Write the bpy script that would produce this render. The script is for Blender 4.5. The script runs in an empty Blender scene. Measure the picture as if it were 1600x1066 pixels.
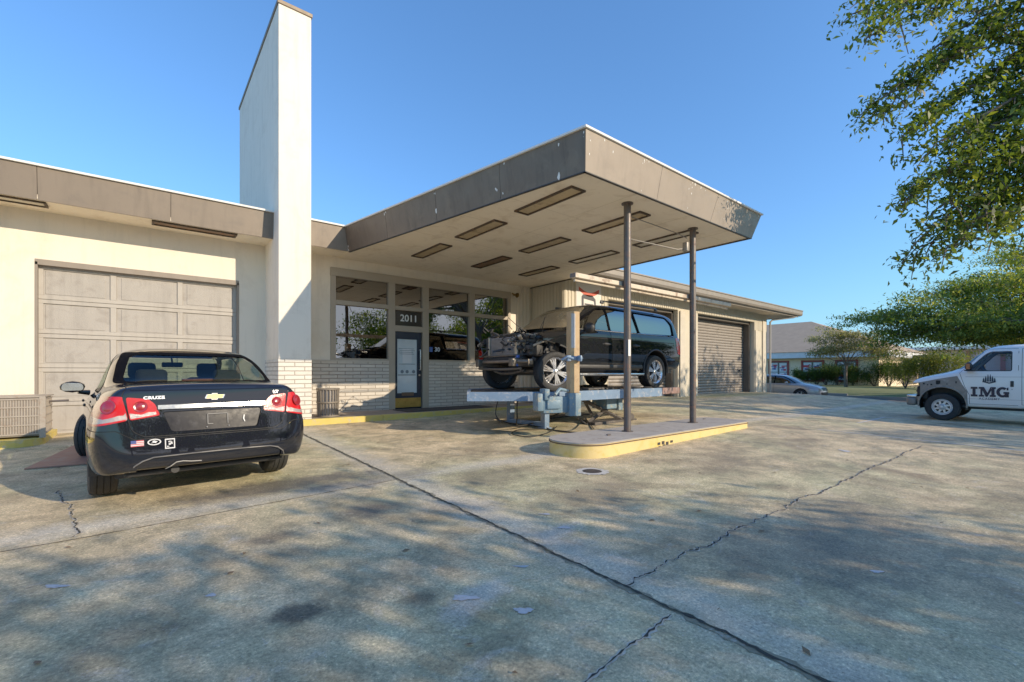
import bpy, bmesh, math, random
import numpy as np
from mathutils import Vector, Matrix
from mathutils.bvhtree import BVHTree
sc = bpy.context.scene
COL = sc.collection
R = math.radians
rnd = random.Random(7)

# ------------------------------------------------------------------ objects
def link(name, me, m=None, parent=None):
    o = bpy.data.objects.new(name, me)
    COL.objects.link(o)
    if m is not None:
        for mm in (m if isinstance(m, (list, tuple)) else [m]):
            me.materials.append(mm)
    if parent is not None:
        o.parent = parent
    return o

def tag(o, label=None, cat=None, group=None, kind=None):
    if label: o['label'] = label
    if cat: o['category'] = cat
    if group: o['group'] = group
    if kind: o['kind'] = kind
    return o

def thing(name, label, cat, loc=(0, 0, 0), rz=0, group=None):
    o = bpy.data.objects.new(name, None)
    COL.objects.link(o)
    o.empty_display_size = .2
    o.location = loc
    o.rotation_euler = (0, 0, rz)
    return tag(o, label, cat, group)

def copy_tree(o, parent=None):
    c = o.copy()
    COL.objects.link(c)
    if parent is not None:
        c.parent = parent
    for ch in [x for x in bpy.data.objects if x.parent == o and x != c]:
        copy_tree(ch, c)
    return c

class MB:
    """collects shapes and links them as one mesh object"""
    def __init__(s):
        s.v = []; s.f = []; s.mi = []; s.m = 0; s.cut = [0]
    def poly(s, pts):
        n = len(s.v); s.v += [tuple(p) for p in pts]
        s.f.append(list(range(n, n + len(pts)))); s.mi.append(s.m); return s
    def mesh(s, v, f):
        n = len(s.v); s.v += [tuple(p) for p in v]
        for q in f:
            s.f.append([n + i for i in q]); s.mi.append(s.m)
        s.cut.append((len(s.v), len(s.f)))
        return s
    def box(s, x0, x1, y0, y1, z0, z1, M=None):
        v = [(x, y, z) for z in (z0, z1) for y in (y0, y1) for x in (x0, x1)]
        if M is not None: v = [M @ Vector(p) for p in v]
        f = [(0, 2, 3, 1), (4, 5, 7, 6), (0, 1, 5, 4), (2, 6, 7, 3), (0, 4, 6, 2), (1, 3, 7, 5)]
        return s.mesh(v, f)
    def bbox(s, x0, x1, y0, y1, z0, z1, b=.01, M=None, seg=2):
        bm = bmesh.new()
        bmesh.ops.create_cube(bm, size=1)
        for v in bm.verts:
            v.co = ((x0 + x1) / 2 + v.co.x * (x1 - x0), (y0 + y1) / 2 + v.co.y * (y1 - y0), (z0 + z1) / 2 + v.co.z * (z1 - z0))
        bmesh.ops.bevel(bm, geom=list(bm.edges), offset=b, segments=seg, affect='EDGES', profile=.5)
        bm.verts.index_update()
        vv = [v.co.copy() for v in bm.verts]
        if M is not None: vv = [M @ p for p in vv]
        s.mesh(vv, [[v.index for v in f.verts] for f in bm.faces])
        bm.free(); return s
    def prism(s, pts, a0, a1, axis='z', M=None):
        def P(p, a):
            if axis == 'z': return (p[0], p[1], a)
            if axis == 'y': return (p[0], a, p[1])
            return (a, p[0], p[1])
        n = len(pts)
        v = [P(p, a0) for p in pts] + [P(p, a1) for p in pts]
        if M is not None: v = [M @ Vector(p) for p in v]
        f = [list(range(n))[::-1], list(range(n, 2 * n))]
        for i in range(n):
            j = (i + 1) % n
            f.append([i, j, n + j, n + i])
        return s.mesh(v, f)
    def tube(s, pts, r, seg=8, caps=True):
        pts = [Vector(p) for p in pts]
        rs = r if isinstance(r, (list, tuple)) else [r] * len(pts)
        v = []; f = []
        up = None
        for i, p in enumerate(pts):
            d = (pts[min(i + 1, len(pts) - 1)] - pts[max(i - 1, 0)])
            if d.length < 1e-9: d = Vector((0, 0, 1))
            d.normalize()
            if up is None:
                up = Vector((0, 0, 1)) if abs(d.z) < .9 else Vector((1, 0, 0))
            a = up - d * up.dot(d)
            if a.length < 1e-6: a = d.orthogonal()
            a.normalize(); up = a
            b = d.cross(a)
            for k in range(seg):
                t = 2 * math.pi * k / seg
                v.append(p + (a * math.cos(t) + b * math.sin(t)) * rs[i])
        for i in range(len(pts) - 1):
            for k in range(seg):
                k2 = (k + 1) % seg
                f.append([i * seg + k, i * seg + k2, (i + 1) * seg + k2, (i + 1) * seg + k])
        if caps:
            f.append(list(range(seg))[::-1]); f.append([(len(pts) - 1) * seg + k for k in range(seg)])
        return s.mesh(v, f)
    def cyl(s, p0, p1, r, seg=20):
        return s.tube([p0, p1], r, seg)
    def lathe(s, prof, M=None, seg=32, a0=0, a1=2 * math.pi, axis='z'):
        """prof: (r, h)"""
        v = []; f = []
        full = abs(a1 - a0 - 2 * math.pi) < 1e-6
        n = seg if full else seg + 1
        for r, h in prof:
            for k in range(n):
                t = a0 + (a1 - a0) * k / seg
                c, q = r * math.cos(t), r * math.sin(t)
                p = (c, q, h) if axis == 'z' else ((h, c, q) if axis == 'x' else (c, h, q))
                v.append(M @ Vector(p) if M is not None else p)
        for i in range(len(prof) - 1):
            for k in range(seg):
                k2 = (k + 1) % n
                f.append([i * n + k, i * n + k2, (i + 1) * n + k2, (i + 1) * n + k])
        return s.mesh(v, f)
    def blob(s, c, r, M=None, seg=10, noise=0):
        bm = bmesh.new(); bmesh.ops.create_icosphere(bm, subdivisions=2, radius=1)
        rr = r if isinstance(r, (list, tuple)) else (r, r, r)
        bm.verts.index_update()
        vv = []
        for v in bm.verts:
            k = 1 + (rnd.uniform(-noise, noise) if noise else 0)
            vv.append(Vector((c[0] + v.co.x * rr[0] * k, c[1] + v.co.y * rr[1] * k, c[2] + v.co.z * rr[2] * k)))
        if M is not None: vv = [M @ p for p in vv]
        s.mesh(vv, [[v.index for v in f.verts] for f in bm.faces]); bm.free(); return s
    def each(s, name, m, parent=None, smooth=None, fix=lambda o: o, n=1):
        """every n shapes added become one object of their own"""
        ends = s.cut[1:]; ends = ends[n - 1::n]; a = (0, 0); out = []
        for e in ends:
            q = MB(); q.v = s.v[a[0]:e[0]]; q.f = [[i - a[0] for i in f] for f in s.f[a[1]:e[1]]]; q.mi = s.mi[a[1]:e[1]]
            out.append(fix(q.build(name, m, parent, smooth))); a = e
        return out
    def build(s, name, m, parent=None, smooth=None, loc=None):
        me = bpy.data.meshes.new(name)
        me.from_pydata([tuple(p) for p in s.v], [], s.f)
        me.polygons.foreach_set('material_index', s.mi)
        bm = bmesh.new(); bm.from_mesh(me)
        bmesh.ops.recalc_face_normals(bm, faces=bm.faces)
        bm.to_mesh(me); bm.free()
        o = link(name, me, m, parent)
        if smooth is not None:
            for p in me.polygons: p.use_smooth = True
            me.set_sharp_from_angle(angle=R(smooth))
        if loc is not None: o.location = loc
        return o

def text_mesh(name, body, size, m, parent, M, extrude=.002, bold=0, font_spacing=1.0, sx=1.0, shear=0):
    cu = bpy.data.curves.new(name, 'FONT')
    cu.body = body; cu.size = size; cu.extrude = extrude; cu.align_x = 'CENTER'; cu.align_y = 'CENTER'
    cu.offset = bold; cu.space_character = font_spacing; cu.shear = shear; cu.resolution_u = 4
    t = bpy.data.objects.new(name, cu)
    COL.objects.link(t)
    bpy.context.view_layer.update()
    dg = bpy.context.evaluated_depsgraph_get()
    me = bpy.data.meshes.new_from_object(t.evaluated_get(dg))
    bpy.data.objects.remove(t)
    me.transform(Matrix.Diagonal((sx, 1, 1, 1)))
    me.transform(M)
    me.materials.clear()
    me.name = name
    return link(name, me, m, parent)

# ------------------------------------------------------------------ materials
def newmat(name):
    m = bpy.data.materials.new(name); m.use_nodes = True
    nt = m.node_tree
    return m, nt, nt.nodes, nt.links, nt.nodes['Principled BSDF']

def N(nt, typ, **kw):
    n = nt.nodes.new(typ)
    for k, v in kw.items():
        if k in n.inputs.keys() if isinstance(k, str) else False:
            n.inputs[k].default_value = v
        else:
            setattr(n, k, v)
    return n

def noise(nt, scale, detail=4, rough=.55, vec=None, dist=0):
    n = nt.nodes.new('ShaderNodeTexNoise')
    n.inputs['Scale'].default_value = scale; n.inputs['Detail'].default_value = detail
    n.inputs['Roughness'].default_value = rough; n.inputs['Distortion'].default_value = dist
    if vec is not None: nt.links.new(vec, n.inputs['Vector'])
    return n.outputs['Fac']

def ramp(nt, fac, stops):
    r = nt.nodes.new('ShaderNodeValToRGB')
    e = r.color_ramp.elements
    while len(e) < len(stops): e.new(.5)
    for i, (p, c) in enumerate(stops):
        e[i].position = p
        e[i].color = (*c, 1) if isinstance(c, (tuple, list)) else (c, c, c, 1)
    nt.links.new(fac, r.inputs['Fac'])
    return r.outputs['Color']

def mapr(nt, fac, a, b, c=0., d=1.):
    n = nt.nodes.new('ShaderNodeMapRange')
    for i, v in zip((1, 2, 3, 4), (a, b, c, d)): n.inputs[i].default_value = v
    nt.links.new(fac, n.inputs[0]); return n.outputs[0]

def math_(nt, op, a, b=None):
    n = nt.nodes.new('ShaderNodeMath'); n.operation = op
    for i, x in enumerate((a, b)):
        if x is None: continue
        if isinstance(x, (int, float)): n.inputs[i].default_value = x
        else: nt.links.new(x, n.inputs[i])
    return n.outputs[0]

def mix(nt, fac, a, b, blend='MIX'):
    n = nt.nodes.new('ShaderNodeMix'); n.data_type = 'RGBA'; n.blend_type = blend
    for sock, x in ((n.inputs[0], fac), (n.inputs[6], a), (n.inputs[7], b)):
        if isinstance(x, (int, float)): sock.default_value = x if sock == n.inputs[0] else (x, x, x, 1)
        elif isinstance(x, (tuple, list)): sock.default_value = (*x[:3], 1)
        else: nt.links.new(x, sock)
    return n.outputs[2]

def bump(nt, bsdf, h, strength=.3, dist=.02):
    b = nt.nodes.new('ShaderNodeBump')
    b.inputs['Strength'].default_value = strength; b.inputs['Distance'].default_value = dist
    nt.links.new(h, b.inputs['Height']); nt.links.new(b.outputs[0], bsdf.inputs['Normal'])

def objco(nt, scale=(1, 1, 1)):
    g = nt.nodes.new('ShaderNodeNewGeometry') if False else nt.nodes.new('ShaderNodeTexCoord')
    mp = nt.nodes.new('ShaderNodeMapping'); mp.inputs['Scale'].default_value = scale
    nt.links.new(g.outputs['Object'], mp.inputs['Vector'])
    return mp.outputs[0]

MATS = {}
def mat(name, col, rough=.6, metal=0., var=.2, scale=3., bmp=.15, bscale=60., coat=0., dirt=None, dirt_amt=.4, spec=.5, streak=False, bdist=.01):
    if name in MATS: return MATS[name]
    m, nt, nd, lk, b = newmat(name)
    co = objco(nt)
    n1 = noise(nt, scale, 6, .6, co)
    c = mix(nt, n1, tuple(x * (1 - var) for x in col), tuple(min(1, x * (1 + var)) for x in col))
    if streak:
        cs = objco(nt, (4.5, 4.5, .35))
        n2 = noise(nt, 1.6, 6, .65, cs)
        c = mix(nt, mapr(nt, n2, .5, .8, 0, .35 if streak is True else streak), c, tuple(x * .45 for x in col))
    if dirt is not None:
        n3 = noise(nt, scale * 1.7, 8, .7, co, .6)
        c = mix(nt, mapr(nt, n3, .52, .68, 0, dirt_amt), c, dirt)
    lk.new(c, b.inputs['Base Color'])
    rr = noise(nt, scale * 3, 4, .6, co)
    lk.new(mapr(nt, rr, .3, .7, max(0, rough - .08), min(1, rough + .08)), b.inputs['Roughness'])
    b.inputs['Metallic'].default_value = metal
    b.inputs['Coat Weight'].default_value = coat; b.inputs['Coat Roughness'].default_value = .03
    b.inputs['Specular IOR Level'].default_value = spec
    if bmp: bump(nt, b, noise(nt, bscale, 4, .6, co), bmp, bdist)
    MATS[name] = m
    return m

def glass(name, tint=(.5, .55, .5), refl=.06, rough=.0, gain=1.0):
    """thin pane: lets light through tinted, mirrors the surroundings by angle"""
    m, nt, nd, lk, b = newmat(name)
    nd.remove(b)
    out = nd['Material Output']
    tr = nd.new('ShaderNodeBsdfTransparent'); tr.inputs[0].default_value = (*tint, 1)
    gl = nd.new('ShaderNodeBsdfGlossy'); gl.inputs['Color'].default_value = (.95, .95, .95, 1); gl.inputs['Roughness'].default_value = rough
    fr = nd.new('ShaderNodeFresnel'); fr.inputs[0].default_value = 1.5
    co = objco(nt)
    n1 = noise(nt, 1.3, 3, .5, co)
    bp = nd.new('ShaderNodeBump'); bp.inputs['Strength'].default_value = .06; bp.inputs['Distance'].default_value = .02
    lk.new(n1, bp.inputs['Height']); lk.new(bp.outputs[0], gl.inputs['Normal'])
    f = math_(nt, 'ADD', math_(nt, 'MULTIPLY', fr.outputs[0], gain), refl)
    mx = nd.new('ShaderNodeMixShader'); lk.new(f, mx.inputs[0]); lk.new(tr.outputs[0], mx.inputs[1]); lk.new(gl.outputs[0], mx.inputs[2])
    lk.new(mx.outputs[0], out.inputs[0])
    MATS[name] = m
    return m

# camera geometry: level camera, shifted lens. world X runs along the facade, Y into the building.
CZ = 1.16; F = 712.; HY = 582.
def ray(px, py):
    r = (px - 800) / F
    return Vector((.628 + .778 * r, .778 - .628 * r, (HY - py) / F))
def onz(px, py, z):
    d = ray(px, py); t = (z - CZ) / d.z
    return Vector((d.x * t, d.y * t, z))

def sst(a, b, x):
    t = min(1, max(0, (x - a) / (b - a))); return t * t * (3 - 2 * t)
def gz(x, y):
    """height of the lot: falls gently to the street"""
    z = -.268 + .02 * min(12, max(5, x)) + .018 * max(-6, min(10.5, y))
    z -= .17 * sst(9, 15, x) * sst(8, 3, y) * 1.0
    z -= .62 * sst(24.5, 28.5, x) * 1.0
    z += .50 * sst(33, 36.5, x)
    return z
def ong(px, py):
    z = -.12
    for _ in range(12):
        p = onz(px, py, z); z = gz(p.x, p.y)
    return onz(px, py, z)

# ------------------------------------------------------------------ materials of the place
STUCCO = mat('cream_stucco', (.82, .73, .60), .85, var=.06, scale=.8, bmp=.4, bscale=70, streak=.28, dirt=(.48, .40, .29), dirt_amt=.25)
STUCCO_W = mat('white_stucco', (.87, .80, .69), .85, var=.05, scale=.8, bmp=.45, bscale=70, streak=.38, dirt=(.52, .44, .33), dirt_amt=.3)
CEIL = mat('canopy_ceiling_paint', (.92, .80, .63), .75, var=.08, scale=1.3, bmp=.25, bscale=40, dirt=(.52, .38, .24), dirt_amt=.4)
FRAME = mat('taupe_frame_paint', (.40, .33, .25), .55, var=.1)
BLACKTRIM = mat('black_trim', (.02, .02, .022), .5, var=.2)
STEEL = mat('worn_steel_post', (.10, .085, .08), .45, .3, var=.35, scale=5, dirt=(.22, .10, .06), dirt_amt=.8)
GLASSB = glass('shop_window_glass', (.16, .15, .13), .20)
RUBBER = mat('tyre_rubber', (.018, .018, .019), .75, var=.25, scale=9, bmp=.2, bscale=120)
CHROME = mat('chrome', (.75, .76, .78), .12, 1., var=.06, bmp=0)
ALLOY = mat('alloy_rim', (.62, .62, .64), .28, .85, var=.08, bmp=0)
WHITEP = mat('white_paint', (.78, .78, .76), .5, var=.05)
GREYP = mat('grey_metal', (.32, .31, .30), .5, .4, var=.2)
BLACKP = mat('black_plastic', (.018, .018, .02), .55, var=.3, scale=8)

def brick_mat(name, c1, c2, mortar, sx=1., bw=.40, rh=.092):
    m, nt, nd, lk, b = newmat(name)
    tc = nd.new('ShaderNodeTexCoord'); sp = nd.new('ShaderNodeSeparateXYZ'); cb = nd.new('ShaderNodeCombineXYZ')
    lk.new(tc.outputs['Object'], sp.inputs[0])
    xy = math_(nt, 'ADD', sp.outputs[0], sp.outputs[1])
    lk.new(xy, cb.inputs[0]); lk.new(sp.outputs[2], cb.inputs[1])
    nz = nd.new('ShaderNodeTexNoise'); nz.inputs['Scale'].default_value = 9; lk.new(cb.outputs[0], nz.inputs['Vector'])
    va = nd.new('ShaderNodeVectorMath'); va.operation = 'MULTIPLY_ADD'
    lk.new(nz.outputs['Color'], va.inputs[0]); va.inputs[1].default_value = (.016, .012, 0); lk.new(cb.outputs[0], va.inputs[2])
    br = nd.new('ShaderNodeTexBrick')
    lk.new(va.outputs[0], br.inputs['Vector'])
    br.inputs['Color1'].default_value = (*c1, 1); br.inputs['Color2'].default_value = (*c2, 1); br.inputs['Mortar'].default_value = (*mortar, 1)
    br.inputs['Scale'].default_value = 1; br.inputs['Brick Width'].default_value = bw; br.inputs['Row Height'].default_value = rh
    br.inputs['Mortar Size'].default_value = .011; br.inputs['Mortar Smooth'].default_value = .35; br.inputs['Bias'].default_value = -.2
    n = noise(nt, 5, 6, .7, cb.outputs[0])
    c = mix(nt, mapr(nt, n, .45, .75, 0, .45), br.outputs['Color'], tuple(x * .62 for x in c1))
    lk.new(c, b.inputs['Base Color']); b.inputs['Roughness'].default_value = .75
    h = math_(nt, 'MULTIPLY_ADD', br.outputs['Fac'], -1.)
    hh = math_(nt, 'ADD', h, math_(nt, 'MULTIPLY', noise(nt, 60, 4, .6, cb.outputs[0]), .3))
    bump(nt, b, hh, .8, .015)
    return m
BRICK = brick_mat('painted_brick', (.66, .60, .52), (.54, .48, .41), (.30, .25, .20))

def concrete_ground():
    m, nt, nd, lk, b = newmat('stained_concrete')
    g = nd.new('ShaderNodeNewGeometry')
    P = g.outputs['Position']
    sp = nd.new('ShaderNodeSeparateXYZ'); lk.new(P, sp.inputs[0])
    big = noise(nt, .35, 5, .6, P, .4)
    mid = noise(nt, 1.9, 12, .78, P, .3)
    c = ramp(nt, mid, [(.32, (.23, .20, .125)), (.44, (.43, .35, .22)), (.54, (.65, .51, .32)), (.68, (.88, .71, .46))])
    green = ramp(nt, big, [(.38, (.82, .97, .88)), (.5, (.96, .99, .94)), (.62, (1.02, 1.0, .95))])
    c = mix(nt, .85, c, green, 'MULTIPLY')
    # brown oil stains
    br = noise(nt, .8, 6, .6, P, .8)
    c = mix(nt, mapr(nt, br, .52, .70, 0, .65), c, (.17, .125, .08))
    # wash of pale scuffs
    ps = noise(nt, 2.6, 10, .75, P, 1.2)
    c = mix(nt, mapr(nt, ps, .57, .70, 0, .55), c, (.62, .58, .52))
    dist_n = noise(nt, 3.5, 6, .7, P)
    dn = mapr(nt, dist_n, .25, .75, -.55, .55)
    def band(coord, c0, w, seg=None):
        d = math_(nt, 'ABSOLUTE', math_(nt, 'SUBTRACT', coord, c0))
        d = math_(nt, 'ADD', d, math_(nt, 'MULTIPLY', dn, w))
        return mapr(nt, d, 0, w, 1, 0)
    j1 = band(sp.outputs[0], 2.40, .38)
    j2 = band(sp.outputs[1], 4.98, .28)
    jj = math_(nt, 'MULTIPLY', math_(nt, 'MAXIMUM', j1, j2), .55)
    c = mix(nt, jj, c, (.60, .57, .50))
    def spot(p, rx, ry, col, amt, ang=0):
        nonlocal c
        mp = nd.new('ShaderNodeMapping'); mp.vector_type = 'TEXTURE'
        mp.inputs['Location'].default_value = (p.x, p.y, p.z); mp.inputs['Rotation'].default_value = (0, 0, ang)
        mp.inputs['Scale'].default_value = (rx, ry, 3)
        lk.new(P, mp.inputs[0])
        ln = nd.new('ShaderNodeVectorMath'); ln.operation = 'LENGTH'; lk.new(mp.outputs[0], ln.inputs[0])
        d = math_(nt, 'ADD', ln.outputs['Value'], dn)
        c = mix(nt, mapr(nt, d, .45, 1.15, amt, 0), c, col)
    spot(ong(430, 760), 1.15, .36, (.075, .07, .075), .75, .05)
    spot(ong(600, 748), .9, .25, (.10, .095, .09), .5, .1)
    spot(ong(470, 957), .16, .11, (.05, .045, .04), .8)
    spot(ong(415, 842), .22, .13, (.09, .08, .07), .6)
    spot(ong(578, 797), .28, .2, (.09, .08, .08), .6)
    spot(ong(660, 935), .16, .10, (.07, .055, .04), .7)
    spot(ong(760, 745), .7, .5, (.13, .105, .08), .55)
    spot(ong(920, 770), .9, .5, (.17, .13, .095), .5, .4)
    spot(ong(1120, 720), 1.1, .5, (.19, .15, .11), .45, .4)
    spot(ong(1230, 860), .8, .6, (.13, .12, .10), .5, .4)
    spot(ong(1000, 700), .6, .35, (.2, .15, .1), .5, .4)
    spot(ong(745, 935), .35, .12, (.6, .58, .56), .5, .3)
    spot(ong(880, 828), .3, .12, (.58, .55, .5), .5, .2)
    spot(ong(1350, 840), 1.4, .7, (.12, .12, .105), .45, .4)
    # moss by the wing doors
    spot(Vector((21, 9.6, .1)), 6.5, .7, (.34, .28, .08), .5)
    # small grit, pits and aggregate
    fine = noise(nt, 55, 8, .85, P)
    sharp = noise(nt, 5.5, 12, .8, P, .5)
    c = mix(nt, mapr(nt, sharp, .57, .63, 0, .38), c, (.17, .145, .11))
    sharp2 = noise(nt, 9, 12, .8, P, .9)
    c = mix(nt, mapr(nt, sharp2, .60, .66, 0, .5), c, (.72, .66, .55))
    c = mix(nt, 1.0, c, ramp(nt, fine, [(.34, .22), (.45, .82), (.55, 1.1), (.65, 2.0)]), 'MULTIPLY')
    vor = nd.new('ShaderNodeTexVoronoi'); vor.inputs['Scale'].default_value = 26; lk.new(P, vor.inputs['Vector'])
    vs = mapr(nt, vor.outputs['Distance'], .0, .13, 1, 0)
    vn = mapr(nt, noise(nt, 7, 4, .6, P), .46, .58, 0, 1)
    c = mix(nt, math_(nt, 'MULTIPLY', math_(nt, 'MULTIPLY', vs, vn), .8), c, (.75, .72, .66))
    vor2 = nd.new('ShaderNodeTexVoronoi'); vor2.inputs['Scale'].default_value = 2.3; lk.new(P, vor2.inputs['Vector'])
    v2 = mapr(nt, vor2.outputs['Distance'], .02, .045, 1, 0)
    c = mix(nt, math_(nt, 'MULTIPLY', v2, .85), c, (.03, .03, .03))
    lk.new(c, b.inputs['Base Color'])
    lk.new(mapr(nt, mid, .3, .7, .62, .85), b.inputs['Roughness'])
    b.inputs['Specular IOR Level'].default_value = .35
    h = math_(nt, 'ADD', math_(nt, 'MULTIPLY', fine, .6), math_(nt, 'MULTIPLY', mid, .8))
    bump(nt, b, h, .7, .02)
    return m
GROUND = concrete_ground()
ASPH = mat('asphalt', (.13, .125, .12), .85, var=.25, scale=2, bmp=.4, bscale=50)
GRASSM = mat('lawn', (.13, .15, .04), .9, var=.4, scale=3, bmp=.6, bscale=25, dirt=(.25, .2, .09), dirt_amt=.6)
EARTH = mat('far_ground', (.16, .15, .10), .9, var=.3, scale=.3)
KYELLOW = mat('worn_yellow_kerb', (.62, .47, .10), .7, var=.18, scale=4, dirt=(.45, .40, .30), dirt_amt=.9, bmp=.4)
KCREAM = mat('faded_yellow_kerb', (.70, .53, .21), .7, var=.15, scale=2.2, dirt=(.62, .44, .06), dirt_amt=.8, bmp=.4)
ISLTOP = mat('island_concrete', (.36, .33, .30), .85, var=.3, scale=3, dirt=(.20, .16, .14), dirt_amt=.7, bmp=.6)
WALK = mat('walk_concrete', (.27, .22, .18), .85, var=.25, scale=2, dirt=(.12, .09, .07), dirt_amt=.6, bmp=.4)
CRACK = mat('dark_joint', (.03, .027, .022), .95, var=.4, scale=12, dirt=(.09, .09, .04), dirt_amt=.8)
LINE = mat('faded_line_paint', (.52, .50, .46), .8, var=.25, scale=6, dirt=(.30, .28, .24), dirt_amt=.9)

# ------------------------------------------------------------------ ground
def grid_sheet(name, xs, ys, m, zf, off=0, keep=None):
    mb = MB(); nx, ny = len(xs), len(ys)
    v = [(x, y, zf(x, y) + off) for y in ys for x in xs]
    f = []
    for j in range(ny - 1):
        for i in range(nx - 1):
            f.append([j * nx + i, j * nx + i + 1, (j + 1) * nx + i + 1, (j + 1) * nx + i])
    mb.mesh(v, f)
    return tag(mb.build(name, m, smooth=60), kind='structure')
def rng(a, b, s): return [a + (b - a) * i / max(1, round((b - a) / s)) for i in range(int(round((b - a) / s)) + 1)]
lot_x = rng(-40, -10, 5)[:-1] + rng(-10, 24, .5) + rng(24.5, 26.6, .35)
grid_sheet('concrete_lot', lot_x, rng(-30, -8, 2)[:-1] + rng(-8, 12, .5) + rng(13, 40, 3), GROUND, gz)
def gfar(x, y): return gz(x, y) - .14 - .02 * sst(60, 300, abs(x)) 
grid_sheet('ground', [-600, -200, -60] + rng(-40, 24, 4) + rng(25, 40, .6) + [48, 60, 90, 150, 300, 900],
           [-900, -300, -100, -60] + rng(-30, 40, 2.5) + [60, 90, 150, 300, 900], EARTH, gfar)
grid_sheet('road', rng(26.0, 34.2, .4), [-300, -100] + rng(-40, 60, 4) + [120, 300], ASPH, gz, .0 + .012)
grid_sheet('grass_verge', rng(34.3, 47.5, .6), rng(-60, 60, 3), GRASSM, lambda x, y: gz(x, y) + .02)
kb = MB()
for yy in rng(-60, 57, 3):
    kb.box(34.15, 34.35, yy, yy + 2.99, gz(34.2, 0) - .1 + .09, gz(34.3, yy) + .16)
tag(kb.build('road_kerb', mat('kerb_concrete', (.3, .28, .25), .85)), kind='structure')

def strip(name, pts, w0, w1, m, jit=.0, step=.12, off=.004):
    """a narrow sheet lying on the lot along a polyline of (x, y)"""
    P = []
    for a, b in zip(pts[:-1], pts[1:]):
        a = Vector(a[:2]); b = Vector(b[:2]); n = max(1, int((b - a).length / step))
        for i in range(n): P.append(a.lerp(b, i / n))
    P.append(Vector(pts[-1][:2]))
    v = []; f = []; ox = 0
    for i, p in enumerate(P):
        d = (P[min(i + 1, len(P) - 1)] - P[max(i - 1, 0)]).normalized(); nrm = Vector((-d.y, d.x))
        ox = ox * .75 + rnd.uniform(-jit, jit)
        w = rnd.uniform(w0, w1) / 2
        q = p + nrm * ox
        for s in (-1, 1):
            k = q + nrm * (w + rnd.uniform(-.35, .35) * w * (1 if jit else 0)) * s
            v.append((k.x, k.y, gz(k.x, k.y) + off + .0))
    for i in range(len(P) - 1): f.append([2 * i, 2 * i + 1, 2 * i + 3, 2 * i + 2])
    return tag(MB().mesh(v, f).build(name, m), kind='structure')
strip('expansion_joint', [(2.27, -3), (2.25, .6), (2.27, 3.3), (2.33, 10.2)], .006, .03, CRACK, .008, .03, .007)
strip('expansion_joint', [(2.27, -3), (2.25, .6), (2.27, 3.3), (2.33, 10.2)], .02, .075, mat('dirty_joint_edge', (.20, .18, .12), .9, var=.5, scale=14, dirt=(.45, .42, .36), dirt_amt=.9), .008, .04, .0035)
strip('expansion_joint', [(-9, 4.5), (-.36, 4.68), (2.25, 4.93)], .006, .016, CRACK, .004, .06)
strip('expansion_joint', [(2.3, 4.935), (5.0, 5.05)], .005, .012, LINE, .004, .06, .008)
CHIP = mat('chipped_concrete', (.55, .50, .42), .9, var=.35, scale=14, dirt=(.25, .22, .18), dirt_amt=.9)
def crack(pxs, w0, w1, jit=.02):
    st_ = rnd.getstate()
    strip('ground_crack', [ong(*p) for p in pxs], .004, .045, CHIP, jit, .022, .0035)
    rnd.setstate(st_)
    strip('ground_crack', [ong(*p) for p in pxs], w0 * .2, w1, CRACK, jit, .022, .007)
crack([(975, 915), (1040, 880), (1090, 860), (1150, 830), (1200, 806), (1250, 782), (1290, 768), (1310, 755), (1380, 725), (1440, 697)], .003, .022, .016)
crack([(905, 1078), (935, 1048), (960, 1030), (1010, 995), (1026, 982), (1048, 962)], .003, .016, .008)
crack([(90, 768), (104, 788), (112, 800), (120, 818), (114, 840)], .004, .02, .014)
strip('parking_line', [ong(1277, 671), ong(1600, 705), ong(1900, 737)], .07, .09, LINE, 0, .2)
strip('parking_line', [ong(1382, 652), ong(1600, 669), ong(1900, 694)], .07, .09, LINE, 0, .2)
strip('parking_line', [ong(1382, 652), ong(1340, 661)], .07, .08, LINE, 0, .2)

# paint splashes dropped on the concrete
SPL = mat('dropped_white_paint', (.50, .50, .52), .7, var=.3, scale=20, dirt=(.28, .26, .24), dirt_amt=.9)
for k, (px, py, rx, ry) in enumerate([(88, 917, .07, .02), (726, 935, .07, .03), (330, 931, .025, .02), (882, 825, .05, .03), (852, 804, .05, .02), (815, 886, .05, .015), (818, 955, .05, .03), (1370, 894, .04, .02), (1320, 705, .05, .1)]):
    c = ong(px, py); pts = []
    for i in range(22):
        a = i / 22 * 2 * math.pi; q = 1 + .22 * math.sin(i * .9 + k) + .12 * math.sin(i * 2.3 + k * 2) + rnd.uniform(-.06, .06)
        x = c.x + .78 * rx * q * math.cos(a) + .628 * ry * q * math.sin(a); y = c.y - .628 * rx * q * math.cos(a) + .778 * ry * q * math.sin(a)
        pts.append((x, y, gz(x, y) + .005))
    mb = MB()
    for i in range(22): mb.poly([(c.x, c.y, gz(c.x, c.y) + .005), pts[i], pts[(i + 1) % 22]])
    tag(mb.build('paint_splash', SPL), kind='structure')

# manhole cover
mh = ong(925, 737)
t = thing('manhole_cover', 'small dark round drain cover in a white painted ring on the concrete', 'manhole cover', mh)
MB().lathe([(.0, .010), (.115, .010), (.118, .004)], seg=28).build('lid', mat('cast_iron', (.045, .04, .045), .6, .5, bmp=.8, bscale=70), t)
mb = MB()
for i in range(40):
    a, b_ = i / 40 * 6.2832, (i + 1) / 40 * 6.2832; r1, r2 = .125, .205 + rnd.uniform(-.02, .02)
    mb.poly([(r1 * math.cos(a), r1 * math.sin(a), .006), (r2 * math.cos(a), r2 * math.sin(a), .005), (r2 * math.cos(b_), r2 * math.sin(b_), .005), (r1 * math.cos(b_), r1 * math.sin(b_), .006)])
mb.build('painted_ring', LINE, t)

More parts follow.
